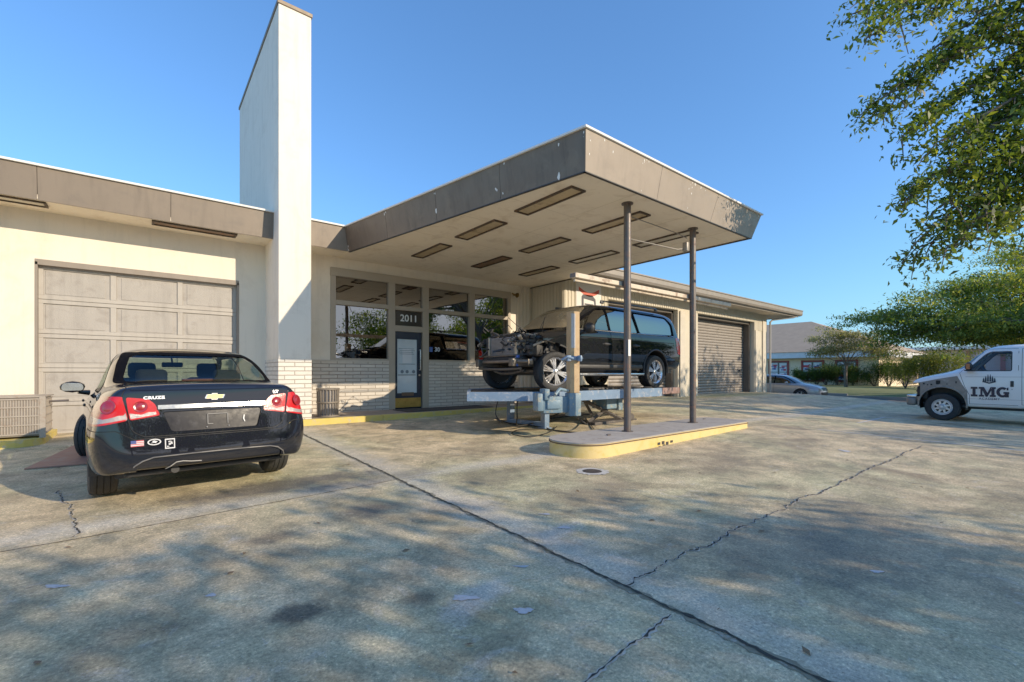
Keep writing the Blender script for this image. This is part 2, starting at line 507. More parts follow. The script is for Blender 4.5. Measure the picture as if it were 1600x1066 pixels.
# leaves and litter scattered on the lot
LIT = mat('dry_leaf', (.16, .10, .05), .8, var=.5, scale=1.5)
mb = MB()
for i in range(420):
    x = rnd.uniform(-3, 17); y = rnd.uniform(.4, 10)
    if i > 240: x = rnd.uniform(-5, 9); y = rnd.uniform(9.2, 10.3)
    a = rnd.uniform(0, 6.3); l = rnd.uniform(.012, .035); w = l * .45; z = gz(x, y) + .006
    mb.poly([(x + math.cos(a) * l, y + math.sin(a) * l, z + rnd.uniform(0, .012)), (x - math.sin(a) * w, y + math.cos(a) * w, z + .003), (x - math.cos(a) * l, y - math.sin(a) * l, z + .001), (x + math.sin(a) * w, y - math.cos(a) * w, z + .008)])
tag(mb.build('leaf_litter', LIT), 'dry brown leaves scattered over the concrete lot', 'leaf litter', kind='stuff')

# ------------------------------------------------------------------ station building
W = 11.84
def wx(px, Y=W):
    d = ray(px, 0); return Y * d.x / d.y
bld = thing('station_building', 'cream stucco former petrol station with white brick base and flat brown roof edge', 'building', (2, W, 0))
def loc(o):
    o.location = (-2, -W, 0); return o
def part(mb, name, m, parent=None, smooth=None):
    o = mb.build(name, m, parent if parent is not None else bld, smooth)
    if parent is None: loc(o)
    return o
GX0, GX1, GZ1 = -1.54, 1.66, 3.22
w = MB()
w.box(-12, GX0, W, W + .25, -.4, 4.3); w.box(GX1, 3.67, W, W + .25, 1.47, 4.3); w.box(GX1, 2.6, W, W + .25, -.4, 1.47)
w.box(GX0, GX1, W, W + .25, GZ1, 4.3)
w.box(3.67, 9.45, W, W + .25, 3.80, 4.3); w.box(9.45, 10.45, W, W + .25, -.4, 4.3)
part(w, 'wall', STUCCO)
w = MB(); w.box(-12, -11.8, W + .25, W + 14, -.4, 4.3); w.box(-12, 10.4, W + 14, W + 14.2, -.4, 4.3)
w.box(2.3, 2.45, W + .25, W + 14, -.4, 4.3)
part(w, 'rear_wall', STUCCO)
# brick base (proud of the stucco), with a sill course
b = MB()
X0, X1, X2, X3 = wx(606.3), wx(616.3), wx(659.6), wx(668.8)
b.box(2.6, X0, W - .06, W + .2, -.3, 1.44); b.box(X3, 9.75, W - .06, W + .2, -.3, 1.44)
b.each('brick_base', BRICK, bld, fix=loc)
b = MB(); b.box(2.8, X0 - .005, W - .085, W + .1, 1.44, 1.475); b.box(X3 + .005, 9.76, W - .085, W + .1, 1.44, 1.475)
b.each('brick_sill', mat('sill_paint', (.55, .49, .41), .6), bld, fix=loc)
# corrugated cladding strip right of the window
c = MB()
x = 9.78
while x < 10.38:
    c.prism([(x, W + .0), (x + .02, W - .03), (x + .10, W - .03), (x + .12, W)], -.1, 4.09); x += .15
part(c, 'wall_cladding', STUCCO)
# roof
r_ = MB(); r_.box(-12.2, 10.4, 11.2, W + 14.3, 4.3, 4.42)
part(r_, 'roof', mat('roof_felt', (.35, .34, .32), .9))
s = MB(); s.box(-12.2, 2.235, 11.0, W, 4.09, 4.16); s.box(2.85, 3.86, 11.0, W, 4.09, 4.16)
s.each('soffit', CEIL, bld, fix=loc)
FASC = mat('bronze_fascia', (.185, .145, .11), .5, .15, var=.14, scale=1.3, streak=.5, bmp=.12, bscale=8, dirt=(.10, .085, .075), dirt_amt=.35)
FASCD = mat('dark_fascia_edge', (.09, .075, .065), .5, .2, var=.2)
WEDGE = mat('white_roof_edge', (.78, .76, .72), .6, var=.06)
f = MB()
def fascia_seg(mb, pa, pb, qa, qb, z0=4.07, z1=4.62, gap=.004):
    """panel from bottom line pa-pb to top line qa-qb"""
    pa, pb, qa, qb = map(Vector, (pa, pb, qa, qb))
    L = (pb - pa).length; n = max(1, round(L / 1.75))
    for i in range(n):
        s0 = i / n + gap / L; s1 = (i + 1) / n - gap / L
        a = pa.lerp(pb, s0); b_ = pa.lerp(pb, s1); c_ = qa.lerp(qb, s1); d_ = qa.lerp(qb, s0)
        nrm = Vector((pb - pa)).to_3d().cross(Vector((0, 0, 1))).normalized() * -.03
        o4 = [Vector((*a, z0)), Vector((*b_, z0)), Vector((*c_, z1)), Vector((*d_, z1))]
        i4 = [p + nrm for p in o4]
        mb.mesh(o4 + i4, [(0, 1, 2, 3), (7, 6, 5, 4), (0, 4, 5, 1), (1, 5, 6, 2), (2, 6, 7, 3), (3, 7, 4, 0)])
fascia_seg(f, (-12.2, 11.0), (2.2, 11.0), (-12.2, 10.94), (2.2, 10.94))
fascia_seg(f, (2.83, 11.0), (3.82, 11.0), (2.83, 10.94), (3.72, 10.94))
part(f, 'fascia', FASC)
f = MB(); f.box(-12.2, 2.2, 10.90, 11.35, 4.62, 4.655); f.box(2.83, 3.72, 10.90, 11.35, 4.62, 4.655)
part(f, 'roof_edge_trim', WEDGE)
f = MB(); f.box(-12.2, 2.2, 11.06, 11.12, 4.12, 4.61); f.box(2.83, 3.82, 11.06, 11.12, 4.12, 4.61)
part(f, 'fascia_backing', FASCD)

def soffit_light(x0, x1, y0, y1, z, parent, rust, conv=lambda o: o):
    fr = MB(); e = .035
    fr.box(x0 - e, x1 + e, y0 - e, y0, z - .03, z + .0); fr.box(x0 - e, x1 + e, y1, y1 + e, z - .03, z)
    fr.box(x0 - e, x0, y0, y1, z - .03, z); fr.box(x1, x1 + e, y0, y1, z - .03, z)
    m = mat('rusty_light_frame', (.06, .045, .035), .7, .2, var=.4, scale=8, dirt=(.20, .09, .04), dirt_amt=.9)
    o = conv(fr.build('light_fixture', m, parent))
    d = MB(); d.box(x0 + .002, x1 - .002, y0 + .002, y1 - .002, z - .010, z - .004)
    lens = [mat('yellowed_diffuser', (.50, .38, .22), .5, var=.35, scale=3, dirt=(.12, .07, .04), dirt_amt=.7),
            mat('burnt_diffuser', (.20, .12, .07), .7, var=.5, scale=4, dirt=(.30, .12, .05), dirt_amt=.9),
            mat('pale_diffuser', (.60, .54, .42), .5, var=.12, scale=3)][rust]
    d.build('diffuser', lens, o)
    return o
soffit_light(.15, 1.5, 11.17, 11.40, 4.09, bld, 1, loc)
soffit_light(-2.75, -1.35, 11.17, 11.40, 4.09, bld, 2, loc)

# garage door
gd = MB(); yd = W + .14
GDM = mat('garage_door_paint', (.40, .365, .325), .6, var=.08, scale=1.4, streak=.5, dirt=(.26, .22, .19), dirt_amt=.35, bmp=.25, bscale=25)
GDP = mat('garage_panel_paint', (.36, .33, .30), .7, var=.10, scale=2.4, streak=.4, dirt=(.22, .19, .17), dirt_amt=.55, bmp=.5, bscale=60)
rows = 5; rh = (GZ1 - .08 + .02) / rows; cw = (GX1 - GX0) / 3
gd.box(GX0, GX1, yd, yd + .03, -.1, GZ1 - .0)
door = loc(gd.build('garage_door', GDM, bld))
rl = MB(); pn = MB()
for r0 in range(rows):
    z0 = -.02 + r0 * rh
    rl.bbox(GX0 + .005, GX1 - .005, yd - .035, yd - .001, z0 + .004, z0 + .075, .004); rl.bbox(GX0 + .005, GX1 - .005, yd - .035, yd - .001, z0 + rh - .075, z0 + rh - .004, .004)
    for c0 in range(4):
        xc = GX0 + c0 * cw; xa = max(GX0 + .006, xc - .045 - (0.03 if c0 in (0,) else 0)); xb = min(GX1 - .006, xc + .045)
        if c0 == 0: xb += .05
        if c0 == 3: xa -= .05
        rl.bbox(xa, xb, yd - .034, yd - .001, z0 + .076, z0 + rh - .076, .004)
    for c0 in range(3):
        pn.bbox(GX0 + c0 * cw + .12, GX0 + (c0 + 1) * cw - .12, yd - .016, yd - .0015, z0 + .10, z0 + rh - .10, .006)
        pn.box(GX0 + c0 * cw + .05, GX0 + (c0 + 1) * cw - .05, yd - .006, yd - .0012, z0 + .077, z0 + rh - .077)
rl.build('door_rail', GDM, door); pn.build('door_panel', GDP, door)
fr = MB()
FRD = mat('dark_door_frame', (.23, .19, .155), .6, var=.15, streak=.4)
fr.box(GX0 - .001, GX0 + .035, W - .01, W + .13, -.2, GZ1 - .05); fr.box(GX1 - .035, GX1 + .001, W - .01, W + .13, -.2, GZ1 - .05); fr.box(GX0, GX1, W - .01, W + .13, GZ1 - .10, GZ1 + .001)
loc(fr.build('garage_door_frame', FRD, bld))

# shop front: frames, panes, transom and door
ZT, ZM1, ZM0, ZS = 3.61, 3.0, 2.89, 1.475
cols = [(wx(523.8), X0), (X1, X2), (X3, wx(732.4)), (wx(740.5), wx(792.8))]
fr = MB(); y0, y1 = W - .05, W + .1
fr.bbox(3.65, 9.47, y0 - .01, y1, ZT, 3.82, .008)
fr.box(3.66, cols[0][0], y0, y1, ZS, ZT); fr.box(X0, X1, y0, y1, -.1, ZT); fr.box(X2, X3, y0, y1, -.1, ZT)
fr.box(cols[2][1], cols[3][0], y0, y1, ZS, ZT); fr.box(cols[3][1], 9.46, y0, y1, ZS, ZT)
for a, b_ in cols: fr.bbox(a + .001, b_ - .001, y0 - .012, y1 - .01, ZM0, ZM1, .006)
fr.box(X1 + .001, X2 - .001, y0 + .004, y1 - .01, 2.30, 2.46)
for a, b_ in (cols[0], cols[2], cols[3]): fr.box(a + .001, b_ - .001, y0 + .006, y1 - .01, ZS + .001, ZS + .05)
sf = part(fr, 'window_frame', FRAME)
for k, (a, b_) in enumerate(cols):
    g = MB(); g.box(a + .001, b_ - .001, W + .03, W + .036, ZM1 + .001, ZT - .001); part(g, 'window_pane', GLASSB)
    if k != 1:
        g = MB(); g.box(a + .001, b_ - .001, W + .03, W + .036, ZS + .051, ZM0 - .001); part(g, 'window_pane', GLASSB)
g = MB(); g.box(X1 + .002, X2 - .002, W + .02, W + .04, 2.461, 2.889)
tp = part(g, 'number_panel', mat('dark_glass_panel', (.05, .04, .035), .12, var=.1, bmp=0))
Mf = Matrix.Translation((((X1 + X2) / 2) + .02, W + .014, 2.675)) @ Matrix.Rotation(R(90), 4, 'X')
text_mesh('number', '2011', .27, mat('white_lettering', (.8, .8, .78), .5, var=.03), tp, Mf, .003, .003)
# blinds / things seen in the window
sg = MB(); xa, xb = cols[0][0] + .6, cols[0][1] - .12
SG1 = mat('window_notice', (.50, .42, .32), .8, var=.2, scale=6)
# entry door
dr = MB(); xa, xb = X1 + .01, X2 - .03; z0, z1 = .17, 2.295; yd2 = W + .0
DOORM = mat('navy_door_paint', (.012, .022, .04), .35, var=.2)
dr.bbox(xa, xa + .075, yd2, yd2 + .05, z0, z1, .004); dr.bbox(xb - .13, xb, yd2, yd2 + .05, z0, z1, .004)
dr.bbox(xa + .076, xb - .131, yd2, yd2 + .05, 2.09, z1, .004); dr.bbox(xa + .076, xb - .131, yd2, yd2 + .05, z0, .58, .004)
dr.box(X1, X2, W + .055, W + .09, .1, .165)
ed = part(dr, 'entry_door', DOORM)
gp = MB(); gp.box(xa + .076, xb - .131, yd2 + .02, yd2 + .028, .581, 2.089)
gp.build('door_pane', mat('frosted_blue_pane', (.60, .68, .72), .18, var=.22, scale=3, bmp=0, coat=.6), ed)
gp = MB(); gp.bbox(xa + .01, xb - .01, yd2 - .006, yd2 - .001, z0 + .01, z0 + .27, .002)
gp.build('kick_plate', mat('brass_plate', (.55, .38, .10), .35, .8, var=.25, scale=5, dirt=(.2, .13, .05), dirt_amt=.6), ed)
gp = MB(); gp.bbox((xa + xb) / 2 - .2, (xa + xb) / 2 + .17, yd2 - .012, yd2 - .001, z0 + .33, z0 + .43, .004)
gp.build('mail_slot', mat('bronze_slot', (.16, .12, .09), .4, .7), ed)
gp = MB(); hx = xb - .06
gp.tube([(hx, yd2, 1.80), (hx, yd2 - .07, 1.80), (hx, yd2 - .075, 1.76), (hx, yd2 - .075, 1.27), (hx, yd2 - .07, 1.23), (hx, yd2, 1.23)], .014, 10)
gp.tube([(hx, yd2, 1.08), (hx, yd2 - .02, 1.08)], .025, 12)
gp.build('handle', mat('satin_nickel', (.62, .60, .57), .3, .8), ed, 40)
pw = mat('notice_paper', (.70, .72, .74), .8, var=.06)
cx = (xa + xb) / 2 - .03
gp = MB(); gp.box(cx - .14, cx + .14, yd2 + .012, yd2 + .016, 1.42, 1.83)
gp.build('paper_notice', pw, ed)
DL = mat('faded_door_lettering', (.16, .20, .24), .6, var=.2)
Md = lambda x, z: Matrix.Translation((x, yd2 + .0095, z)) @ Matrix.Rotation(R(90), 4, 'X')
text_mesh('door_lettering', 'OFFICE\nHOURS', .085, mat('pale_door_lettering', (.62, .66, .68), .6), ed, Md(cx, 1.975), .001, .002)
lm = MB()
for k in range(5):
    lm.box(cx - .25 + .02 * (k % 2), cx + .25 - .03 * (k % 3), yd2 + .0105, yd2 + .0115, 1.385 - k * .0001 if k == 0 else 1.62 + k * .05, (1.385 if k == 0 else 1.62 + k * .05) + .012)
for k, q in enumerate((-.15, 0, .2)):
    lm.lathe([(.0, 0), (.05, 0), (.05, .001)], Matrix.Translation((cx + q, yd2 + .011, 1.18)) @ Matrix.Rotation(R(90), 4, 'X'), 14)
lm.box(cx - .28, cx + .26, yd2 + .0105, yd2 + .0115, 1.075, 1.10)
lm.each('door_sticker', DL, ed)
# items behind the panes: pale notices and a box
mb = MB(); x0 = cols[2][0]
mb.box(x0 + .03, x0 + .2, W + .06, W + .1, 1.50, 1.72)
tag(part(mb, 'window_card', mat('orange_card', (.60, .33, .12), .7)), 'orange card behind the glass')
Mw = Matrix.Translation((x0 + .32, W + .026, 1.83)) @ Matrix.Rotation(R(90), 4, 'X')
text_mesh('window_sticker', '30', .17, mat('pale_blue_vinyl', (.55, .65, .75), .5), sf, Mw, .001, .003)
mb = MB(); mb.box(x0 + .06, x0 + .16, W + .024, W + .0285, 1.76, 1.9)
mb.build('window_sticker', mat('blue_vinyl', (.05, .12, .4), .5), sf)
mb = MB(); x0 = cols[0][0] + .75
for rr in range(4):
    for cc in range(3):
        mb.box(x0 + cc * .33 + .01, x0 + cc * .33 + .30, W + .25, W + .4, 1.44 + rr * .16, 1.57 + rr * .16)
mb.each('stacked_box', mat('dark_brown_box', (.30, .2, .15), .8, var=.4, scale=4), bld, fix=loc)
mb = MB(); mb.box(x0 + .55, x0 + .8, W + .05, W + .06, 1.50, 1.585)
part(mb, 'window_notice', pw)
# interior of the shop
mb = MB(); mb.box(3.0, 10.4, W + .3, W + 5, .10, .165); mb.box(3.0, 10.4, W + 5, W + 5.1, 0, 4); mb.box(2.46, 2.5, W + .3, W + 5, 0, 4); mb.box(2.5, 10.4, W + .3, W + 5, 4.0, 4.08); mb.box(10.3, 10.35, W + .3, W + 5, .17, 4)
part(mb, 'interior', mat('dim_interior', (.22, .17, .13), .9, var=.3, scale=.8))
mb = MB(); mb.bbox(6.9, 8.6, W + 1.6, W + 2.3, .17, 1.5, .02); mb.bbox(4.0, 5.2, W + 2.5, W + 3.2, .17, 1.7, .02)
mb.each('counter', mat('counter_wood', (.14, .09, .06), .6, var=.3), bld, fix=loc)
# bell lamp on the wall
mb = MB(); px = 9.62
mb.lathe([(0, .07), (.03, .06), (.045, .02), (.08, -.03), (.085, -.04)], Matrix.Translation((px, W - .16, 3.73)) @ Matrix.Rotation(R(-70), 4, 'X'), 16)
mb.tube([(px, W, 3.73), (px, W - .12, 3.73)], .015); mb.tube([(px - .12, W - .08, 3.78), (px + .06, W - .1, 3.7)], .028)
part(mb, 'wall_bell', mat('old_brass', (.28, .18, .07), .45, .8), smooth=50)

# pylon
py = thing('pylon', 'tall white stucco slab pylon rising through the roof beside the garage door', 'pylon', (2.52, 12.8, 0))
def ploc(o): o.location = (-2.52, -12.8, 0); return o
mb = MB(); mb.bbox(2.19, 2.84, 10.5, 15.5, 1.44, 8.90, .012); ploc(mb.build('slab', STUCCO_W, py))
mb = MB(); mb.box(2.185, 2.845, 10.49, 15.5, -.3, 1.44); ploc(mb.build('brick_base', brick_mat('white_painted_brick', (.76, .73, .67), (.66, .62, .56), (.38, .33, .28)), py))
mb = MB(); mb.bbox(2.165, 2.865, 10.475, 15.53, 8.90, 8.98, .008); ploc(mb.build('cap', mat('bronze_cap', (.20, .15, .10), .5, .3, var=.2), py))

# canopy
cn = thing('entrance_canopy', 'big flat cream canopy with bronze edge standing out over the forecourt', 'canopy', (7.2, 8, 0))
def cloc(o): o.location = (-7.2, -8, 0); return o
Bt = [(3.82, 11.0), (4.94, 4.44), (10.25, 4.42), (10.40, W - .005)]
Tp = [(3.72, 10.94), (4.86, 4.36), (10.58, 4.36), (10.66, W - .005)]
mb = MB(); mb.prism([(3.86, W - .003), (3.84, 11.0), (4.955, 4.46), (10.235, 4.44), (10.385, W - .004)], 4.08, 4.14)
cloc(mb.build('ceiling', CEIL, cn))
mb = MB()
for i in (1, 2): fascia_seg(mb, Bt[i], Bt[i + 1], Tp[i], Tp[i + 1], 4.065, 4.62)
cloc(mb.build('fascia', mat('sunlit_tone_fascia', (.28, .225, .175), .5, .1, var=.12, scale=1.3, streak=.4, bmp=.12, bscale=8, dirt=(.15, .12, .10), dirt_amt=.3), cn))  # sunlit sides get a lighter copy of the edge colour
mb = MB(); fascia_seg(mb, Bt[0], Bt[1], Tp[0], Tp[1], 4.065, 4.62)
cloc(mb.build('fascia', mat('weathered_shade_fascia', (.13, .095, .07), .5, .15, var=.25, scale=1.3, streak=.7, bmp=.12, bscale=8, dirt=(.22, .17, .12), dirt_amt=.4), cn))  # left side: its shade is put into a darker colour, besides weathering streaks
sj = MB()
for y in (5.95, 7.15, 8.6, 10.0): sj.box(4.94 - (y - 4.44) * .16, 10.28, y, y + .006, 4.0775, 4.0795)
for x in (6.25, 7.9, 9.4): sj.box(x, x + .006, 4.5, 11.8, 4.077, 4.0792)
cloc(sj.build('ceiling_joint', mat('joint_shadow', (.70, .60, .46), .8), cn))
mb = MB(); ctr = Vector((7.2, 8))
for i in range(3):
    a, b_ = Vector(Bt[i]), Vector(Bt[i + 1]); nn = Vector((b_ - a)).normalized(); pr = Vector((-nn.y, nn.x))
    q = [a + pr * .0, b_ + pr * .0, b_ + pr * .05, a + pr * .05]
    mb.prism([tuple(p) for p in q], 4.052, 4.0655)
cloc(mb.build('drip_edge', BLACKTRIM, cn))
mb = MB(); mb.prism([(3.78, W + .6), (3.70, 10.9), (4.83, 4.33), (10.61, 4.33), (10.69, W + .6)], 4.62, 4.65)
cloc(mb.build('roof_sheet', WEDGE, cn))
# chipped paint on the fascia
mb = MB()
def chip(p0, p1, q0, q1, s, h, r):
    """chip of bare white on fascia seg"""
    a = Vector((*p0, 4.065)).lerp(Vector((*p1, 4.065)), s); b_ = Vector((*q0, 4.62)).lerp(Vector((*q1, 4.62)), s)
    c_ = a.lerp(b_, h); u = (Vector((*p1, 0)) - Vector((*p0, 0))).normalized(); v = (b_ - a).normalized(); n = u.cross(v).normalized() * .003
    if n.dot(c_ - Vector((7.2, 8, 4.3))) < 0: n = -n
    pts = []
    for i in range(9):
        t_ = i / 9 * 6.283; q = rnd.uniform(.5, 1.2)
        pts.append(c_ + n + u * r * .55 * q * math.cos(t_) + v * r * q * math.sin(t_))
    mb.poly(pts)
for _ in range(46):
    i = rnd.choice((0, 1, 1))
    s = rnd.choice([0, .25, .5, .75, 1, rnd.random()]) + rnd.uniform(-.02, .02)
    chip(Bt[i], Bt[i + 1], Tp[i], Tp[i + 1], min(.995, max(.005, s)), rnd.choice((rnd.uniform(.86, .97), rnd.random() * .9 + .05)), rnd.uniform(.008, .03))
chip(Bt[0], Bt[1], Tp[0], Tp[1], .50, .35, .05); chip(Bt[0], Bt[1], Tp[0], Tp[1], .93, .10, .06); chip(Bt[0], Bt[1], Tp[0], Tp[1], .93, .85, .03)
cloc(mb.build('paint_chips', WEDGE, cn))
for i, (x, ys) in enumerate([(5.22, [0, 0, 1]), (7.0, [0, 2, 1]), (8.7, [2, 2, 0])]):
    for j, y in enumerate((4.98, 7.0, 9.05)):
        soffit_light(x, x + .26, y, y + 1.35, 4.08, cn, [[0, 0, 0], [0, 0, 1], [2, 2, 0]][i][j], cloc)
IT = .14
for x, y in ((6.49, 4.87), (8.66, 4.89)):
    mb = MB(); mb.cyl((x, y, IT), (x, y, 4.08), .062, 24)
    mb.cyl((x, y, IT), (x, y, IT + .012), .10, 20); mb.cyl((x, y, 4.06), (x, y, 4.078), .10, 20)
    cloc(mb.build('post', STEEL, cn, 40))
mb = MB()
mb.tube([(6.55, 4.95, 3.95), (6.6, 5.0, 3.72), (6.66, 5.06, 3.62), (6.8, 5.1, 3.58), (8.3, 5.02, 3.62), (8.5, 4.98, 3.66)], .013, 8)
mb.tube([(6.6, 5.0, 3.96), (6.7, 5.1, 4.0), (8.4, 5.1, 3.99), (8.62, 5.0, 3.9)], .010, 8)
mb.bbox(8.46, 8.56, 4.9, 5.0, 3.6, 3.78, .008)
cloc(mb.build('conduit', mat('conduit_metal', (.30, .28, .26), .45, .6), cn, 50))
mb = MB(); mb.box(6.43, 6.49, 4.802, 4.808, 1.44, 1.72)
cloc(mb.build('post_label', WHITEP, cn))

beam = thing('light_beam', 'long peeling white batten fixed across both canopy posts', 'beam', (7.9, 5.0, 2.68))
BM_ = mat('peeling_beam_paint', (.66, .55, .42), .6, var=.15, scale=3, dirt=(.22, .12, .07), dirt_amt=.95)
mb = MB(); mb.bbox(-2.6, 2.55, -.035, .09, -.015, .06, .006); mb.tube([(-2.55, .04, -.045), (.2, .04, -.045), (2.2, .04, -.05), (2.5, .04, -.06)], .022, 8)
mb.build('rail', BM_, beam)
mb = MB(); mb.box(-2.605, -2.601, -.03, .085, -.01, .055); 
for x in (-1.41, .75): mb.box(x - .03, x + .03, -.06, -.036, -.03, .07)
mb.each('bracket', STEEL, beam)

# wing with the roller doors
wg = thing('garage_wing', 'low ribbed cream wing with two roller shutter bays', 'building', (18, 10.28, 0))
def wloc(o): o.location = (-18, -10.28, 0); return o
G = 10.28
def ribbed(mb, a, b_, z0, z1, y, rev=False, pitch=.15, axis='y'):
    x = a
    while x < b_ - 1e-4:
        e = min(x + pitch, b_); w_ = e - x
        P = [(x, y), (x + w_ * .12, y - .022), (x + w_ * .68, y - .022), (x + w_ * .80, y)]
        if axis == 'x': P = [(y - (p[1] - y) * -1, p[0]) for p in P]; P = [(q[0], q[1]) for q in P]
        mb.prism(P, z0, z1); x = e
mb = MB()
B = [(12.6, 17.05), (18.5, 24.1)]
mb.box(10.43, 12.6, G, G + .2, -.3, 4.15); mb.box(17.05, 18.5, G, G + .2, -.3, 4.15); mb.box(24.1, 25.6, G, G + .2, -.3, 4.15)
for a, b_ in B: mb.box(a, b_, G, G + .2, 3.72, 4.15)
mb.box(10.43, 10.6, G + .2, 20, -.3, 4.15); mb.box(25.4, 25.6, G + .2, 20, -.5, 4.15); mb.box(10.6, 25.4, 19.8, 20, -.3, 4.15)
SID = mat('ribbed_siding', (.62, .55, .42), .6, var=.06, scale=1, streak=.25)
wloc(mb.build('wall', SID, wg))
mb = MB()
for a, b_, z0 in ((10.45, 12.6, -.2), (12.6, 17.05, 3.725), (18.4, 24.1, 3.725), (24.1, 25.55, 3.3)):
    mb = MB(); ribbed(mb, a, b_, z0, 4.148, G - .001); wloc(mb.build('ribbed_cladding', SID, wg))
mb = MB(); ribbed(mb, 10.30, 11.82, -.2, 4.148, 10.428, axis='x')
wloc(mb.build('ribbed_cladding', SID, wg))
SHM = mat('roller_shutter', (.29, .255, .225), .5, .1, var=.1, scale=2, streak=.3)
for a, b_ in B:
    mb = MB(); z = .13; n = 28; h = (3.72 - .13) / n; yy = G + .55; prof = []
    for i in range(n):
        z0 = .13 + i * h
        prof += [(yy, z0), (yy - .03, z0 + h * .12), (yy - .045, z0 + h * .5), (yy - .03, z0 + h * .86), (yy + .012, z0 + h * .93)]
    prof.append((yy, 3.72))
    v = [(a, p[0], p[1]) for p in prof] + [(b_, p[0], p[1]) for p in prof]; m_ = len(prof)
    mb.mesh(v, [[i, i + 1, m_ + i + 1, m_ + i] for i in range(m_ - 1)])
    so = wloc(mb.build('roller_shutter', SHM, wg))
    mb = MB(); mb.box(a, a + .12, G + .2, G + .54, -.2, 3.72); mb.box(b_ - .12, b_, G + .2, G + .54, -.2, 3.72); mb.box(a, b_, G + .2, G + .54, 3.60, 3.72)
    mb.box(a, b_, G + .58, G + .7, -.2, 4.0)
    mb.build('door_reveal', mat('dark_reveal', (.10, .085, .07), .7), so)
    mb = MB(); mb.bbox(b_ - .6, b_ - .52, G + .45, G + .51, 1.2, 1.28, .01); mb.bbox(b_ - .3, b_ - .2, G + .45, G + .51, 2.9, 2.97, .01); mb.each('latch', BLACKP, so)
mb = MB(); mb.box(17.15, 17.5, G - .06, G - .025, -.2, 3.70); mb.box(18.30, 18.49, G - .07, G - .025, -.2, 3.70); mb.box(25.0, 25.35, G - .06, G - .025, -.3, 3.9); mb.box(24.15, 24.35, G - .055, G - .002, -.3, 3.3)
mb.each('pilaster', mat('pilaster_paint', (.60, .53, .42), .65, streak=.3), wg, fix=wloc)
mb = MB(); mb.box(10.35, 27.6, 9.48, 10.6, 4.15, 4.19)
mb.box(25.6, 27.6, 10.6, 20.5, 4.15, 4.19)
wloc(mb.build('soffit', mat('wing_soffit', (.60, .50, .36), .7, var=.1, dirt=(.45, .35, .22)), wg))
mb = MB(); mb.mesh([(10.2, 9.42, 4.52), (27.75, 9.42, 4.52), (27.75, 14.8, 4.95), (10.2, 14.8, 4.95), (10.2, 20.5, 4.52), (27.75, 20.5, 4.52),
                    (10.2, 9.42, 4.47), (27.75, 9.42, 4.47), (27.75, 14.8, 4.90), (10.2, 14.8, 4.90), (10.2, 20.5, 4.47), (27.75, 20.5, 4.47)],
                   [(0, 1, 2, 3), (3, 2, 5, 4), (9, 8, 7, 6), (10, 11, 8, 9), (0, 6, 7, 1), (4, 5, 11, 10), (1, 7, 8, 2), (2, 8, 11, 5), (0, 3, 9, 6), (3, 4, 10, 9)])
wloc(mb.build('roof', mat('wing_roofing', (.30, .25, .20), .8), wg))
mb = MB()
pr = [(9.47, 4.19), (9.34, 4.22), (9.31, 4.30), (9.31, 4.44), (9.28, 4.46), (9.28, 4.50), (9.33, 4.50), (9.34, 4.36), (9.42, 4.30), (9.47, 4.30)]
mb.prism(pr, 10.35, 27.75, 'x'); mb.box(10.35, 27.6, 9.471, 9.51, 4.14, 4.50)
wloc(mb.build('gutter', mat('gutter_metal', (.28, .24, .20), .45, .3, var=.15, streak=.2), wg))
mb = MB(); mb.tube([(27.4, 9.40, 4.25), (27.2, 9.55, 4.12), (25.75, 10.05, 3.92), (25.62, 10.12, 3.8)], .05, 8); mb.tube([(25.62, 10.12, 3.82), (25.62, 10.12, .0)], .05, 8)
wloc(mb.build('downpipe', mat('downpipe_paint', (.34, .33, .31), .5), wg, 60))
mb = MB(); mb.box(26.1 - .12, 26.1 + .06, 10.0, 10.2, -.1, 3.9)
mb = MB(); x0, x1 = 10.95, 12.2
mb.bbox(x0, x1, G - .045, G - .03, 3.30, 4.10, .004)
bn = wloc(mb.build('banner', mat('white_banner', (.74, .70, .66), .6, var=.05), wg))
mb = MB()
arc = [(x0 + .12 + (x1 - x0 - .24) * i / 10, 3.98 - .16 * math.sin(math.pi * i / 10)) for i in range(11)]
mb.prism(arc + [(p[0], p[1] - .13) for p in reversed(arc)], G - .0465, G - .0455, 'y')
wloc(mb.build('banner_arc', mat('red_print', (.55, .08, .04), .6), bn)).location = (0, 0, 0)
mb = MB(); mb.prism([(x0 + .25, 3.3), (x0 + .25, 3.66), (x0 + .32, 3.74), (x0 + .8, 3.74), (x0 + .95, 3.62), (x0 + .98, 3.3), (x0 + .9, 3.3), (x0 + .86, 3.55), (x0 + .36, 3.6), (x0 + .36, 3.3)], G - .0465, G - .0455, 'y')
mb.box(x0 + .4, x0 + .84, G - .0465, G - .0455, 3.40, 3.45)
mb.build('banner_print', mat('dark_print', (.05, .05, .06), .6), bn)
mb = MB(); mb.box(10.6, 25.5, G + .2, G + .5, -.3, .12)
wloc(mb.build('floor_slab', WALK, wg))

# kerbs and walk in front of the shop
wk = thing('shop_walk', 'raised brown concrete walk along the shop front with worn yellow kerb', 'pavement', (6.5, 10.9, 0))
def kloc(o): o.location = (-6.5, -10.9, 0); return o
mb = MB()
mb.box(2.86, 10.42, 10.48, W - .061, -.2, .145); kloc(mb.build('slab', WALK, wk))
mb = MB()
for a, b_ in ((2.3, 4.4), (4.41, 7.35), (7.365, 10.3)): mb.bbox(a, b_, 10.32, 10.477, -.25, .15, .012)
mb.each('kerb', KYELLOW, wk, fix=kloc)
mb = MB(); mb.bbox(5.2, 7.9, 10.65, 11.55, .146, .162, .004); kloc(mb.build('door_mat', mat('dark_mat', (.05, .04, .035), .95, bmp=.8, bscale=80), wk))
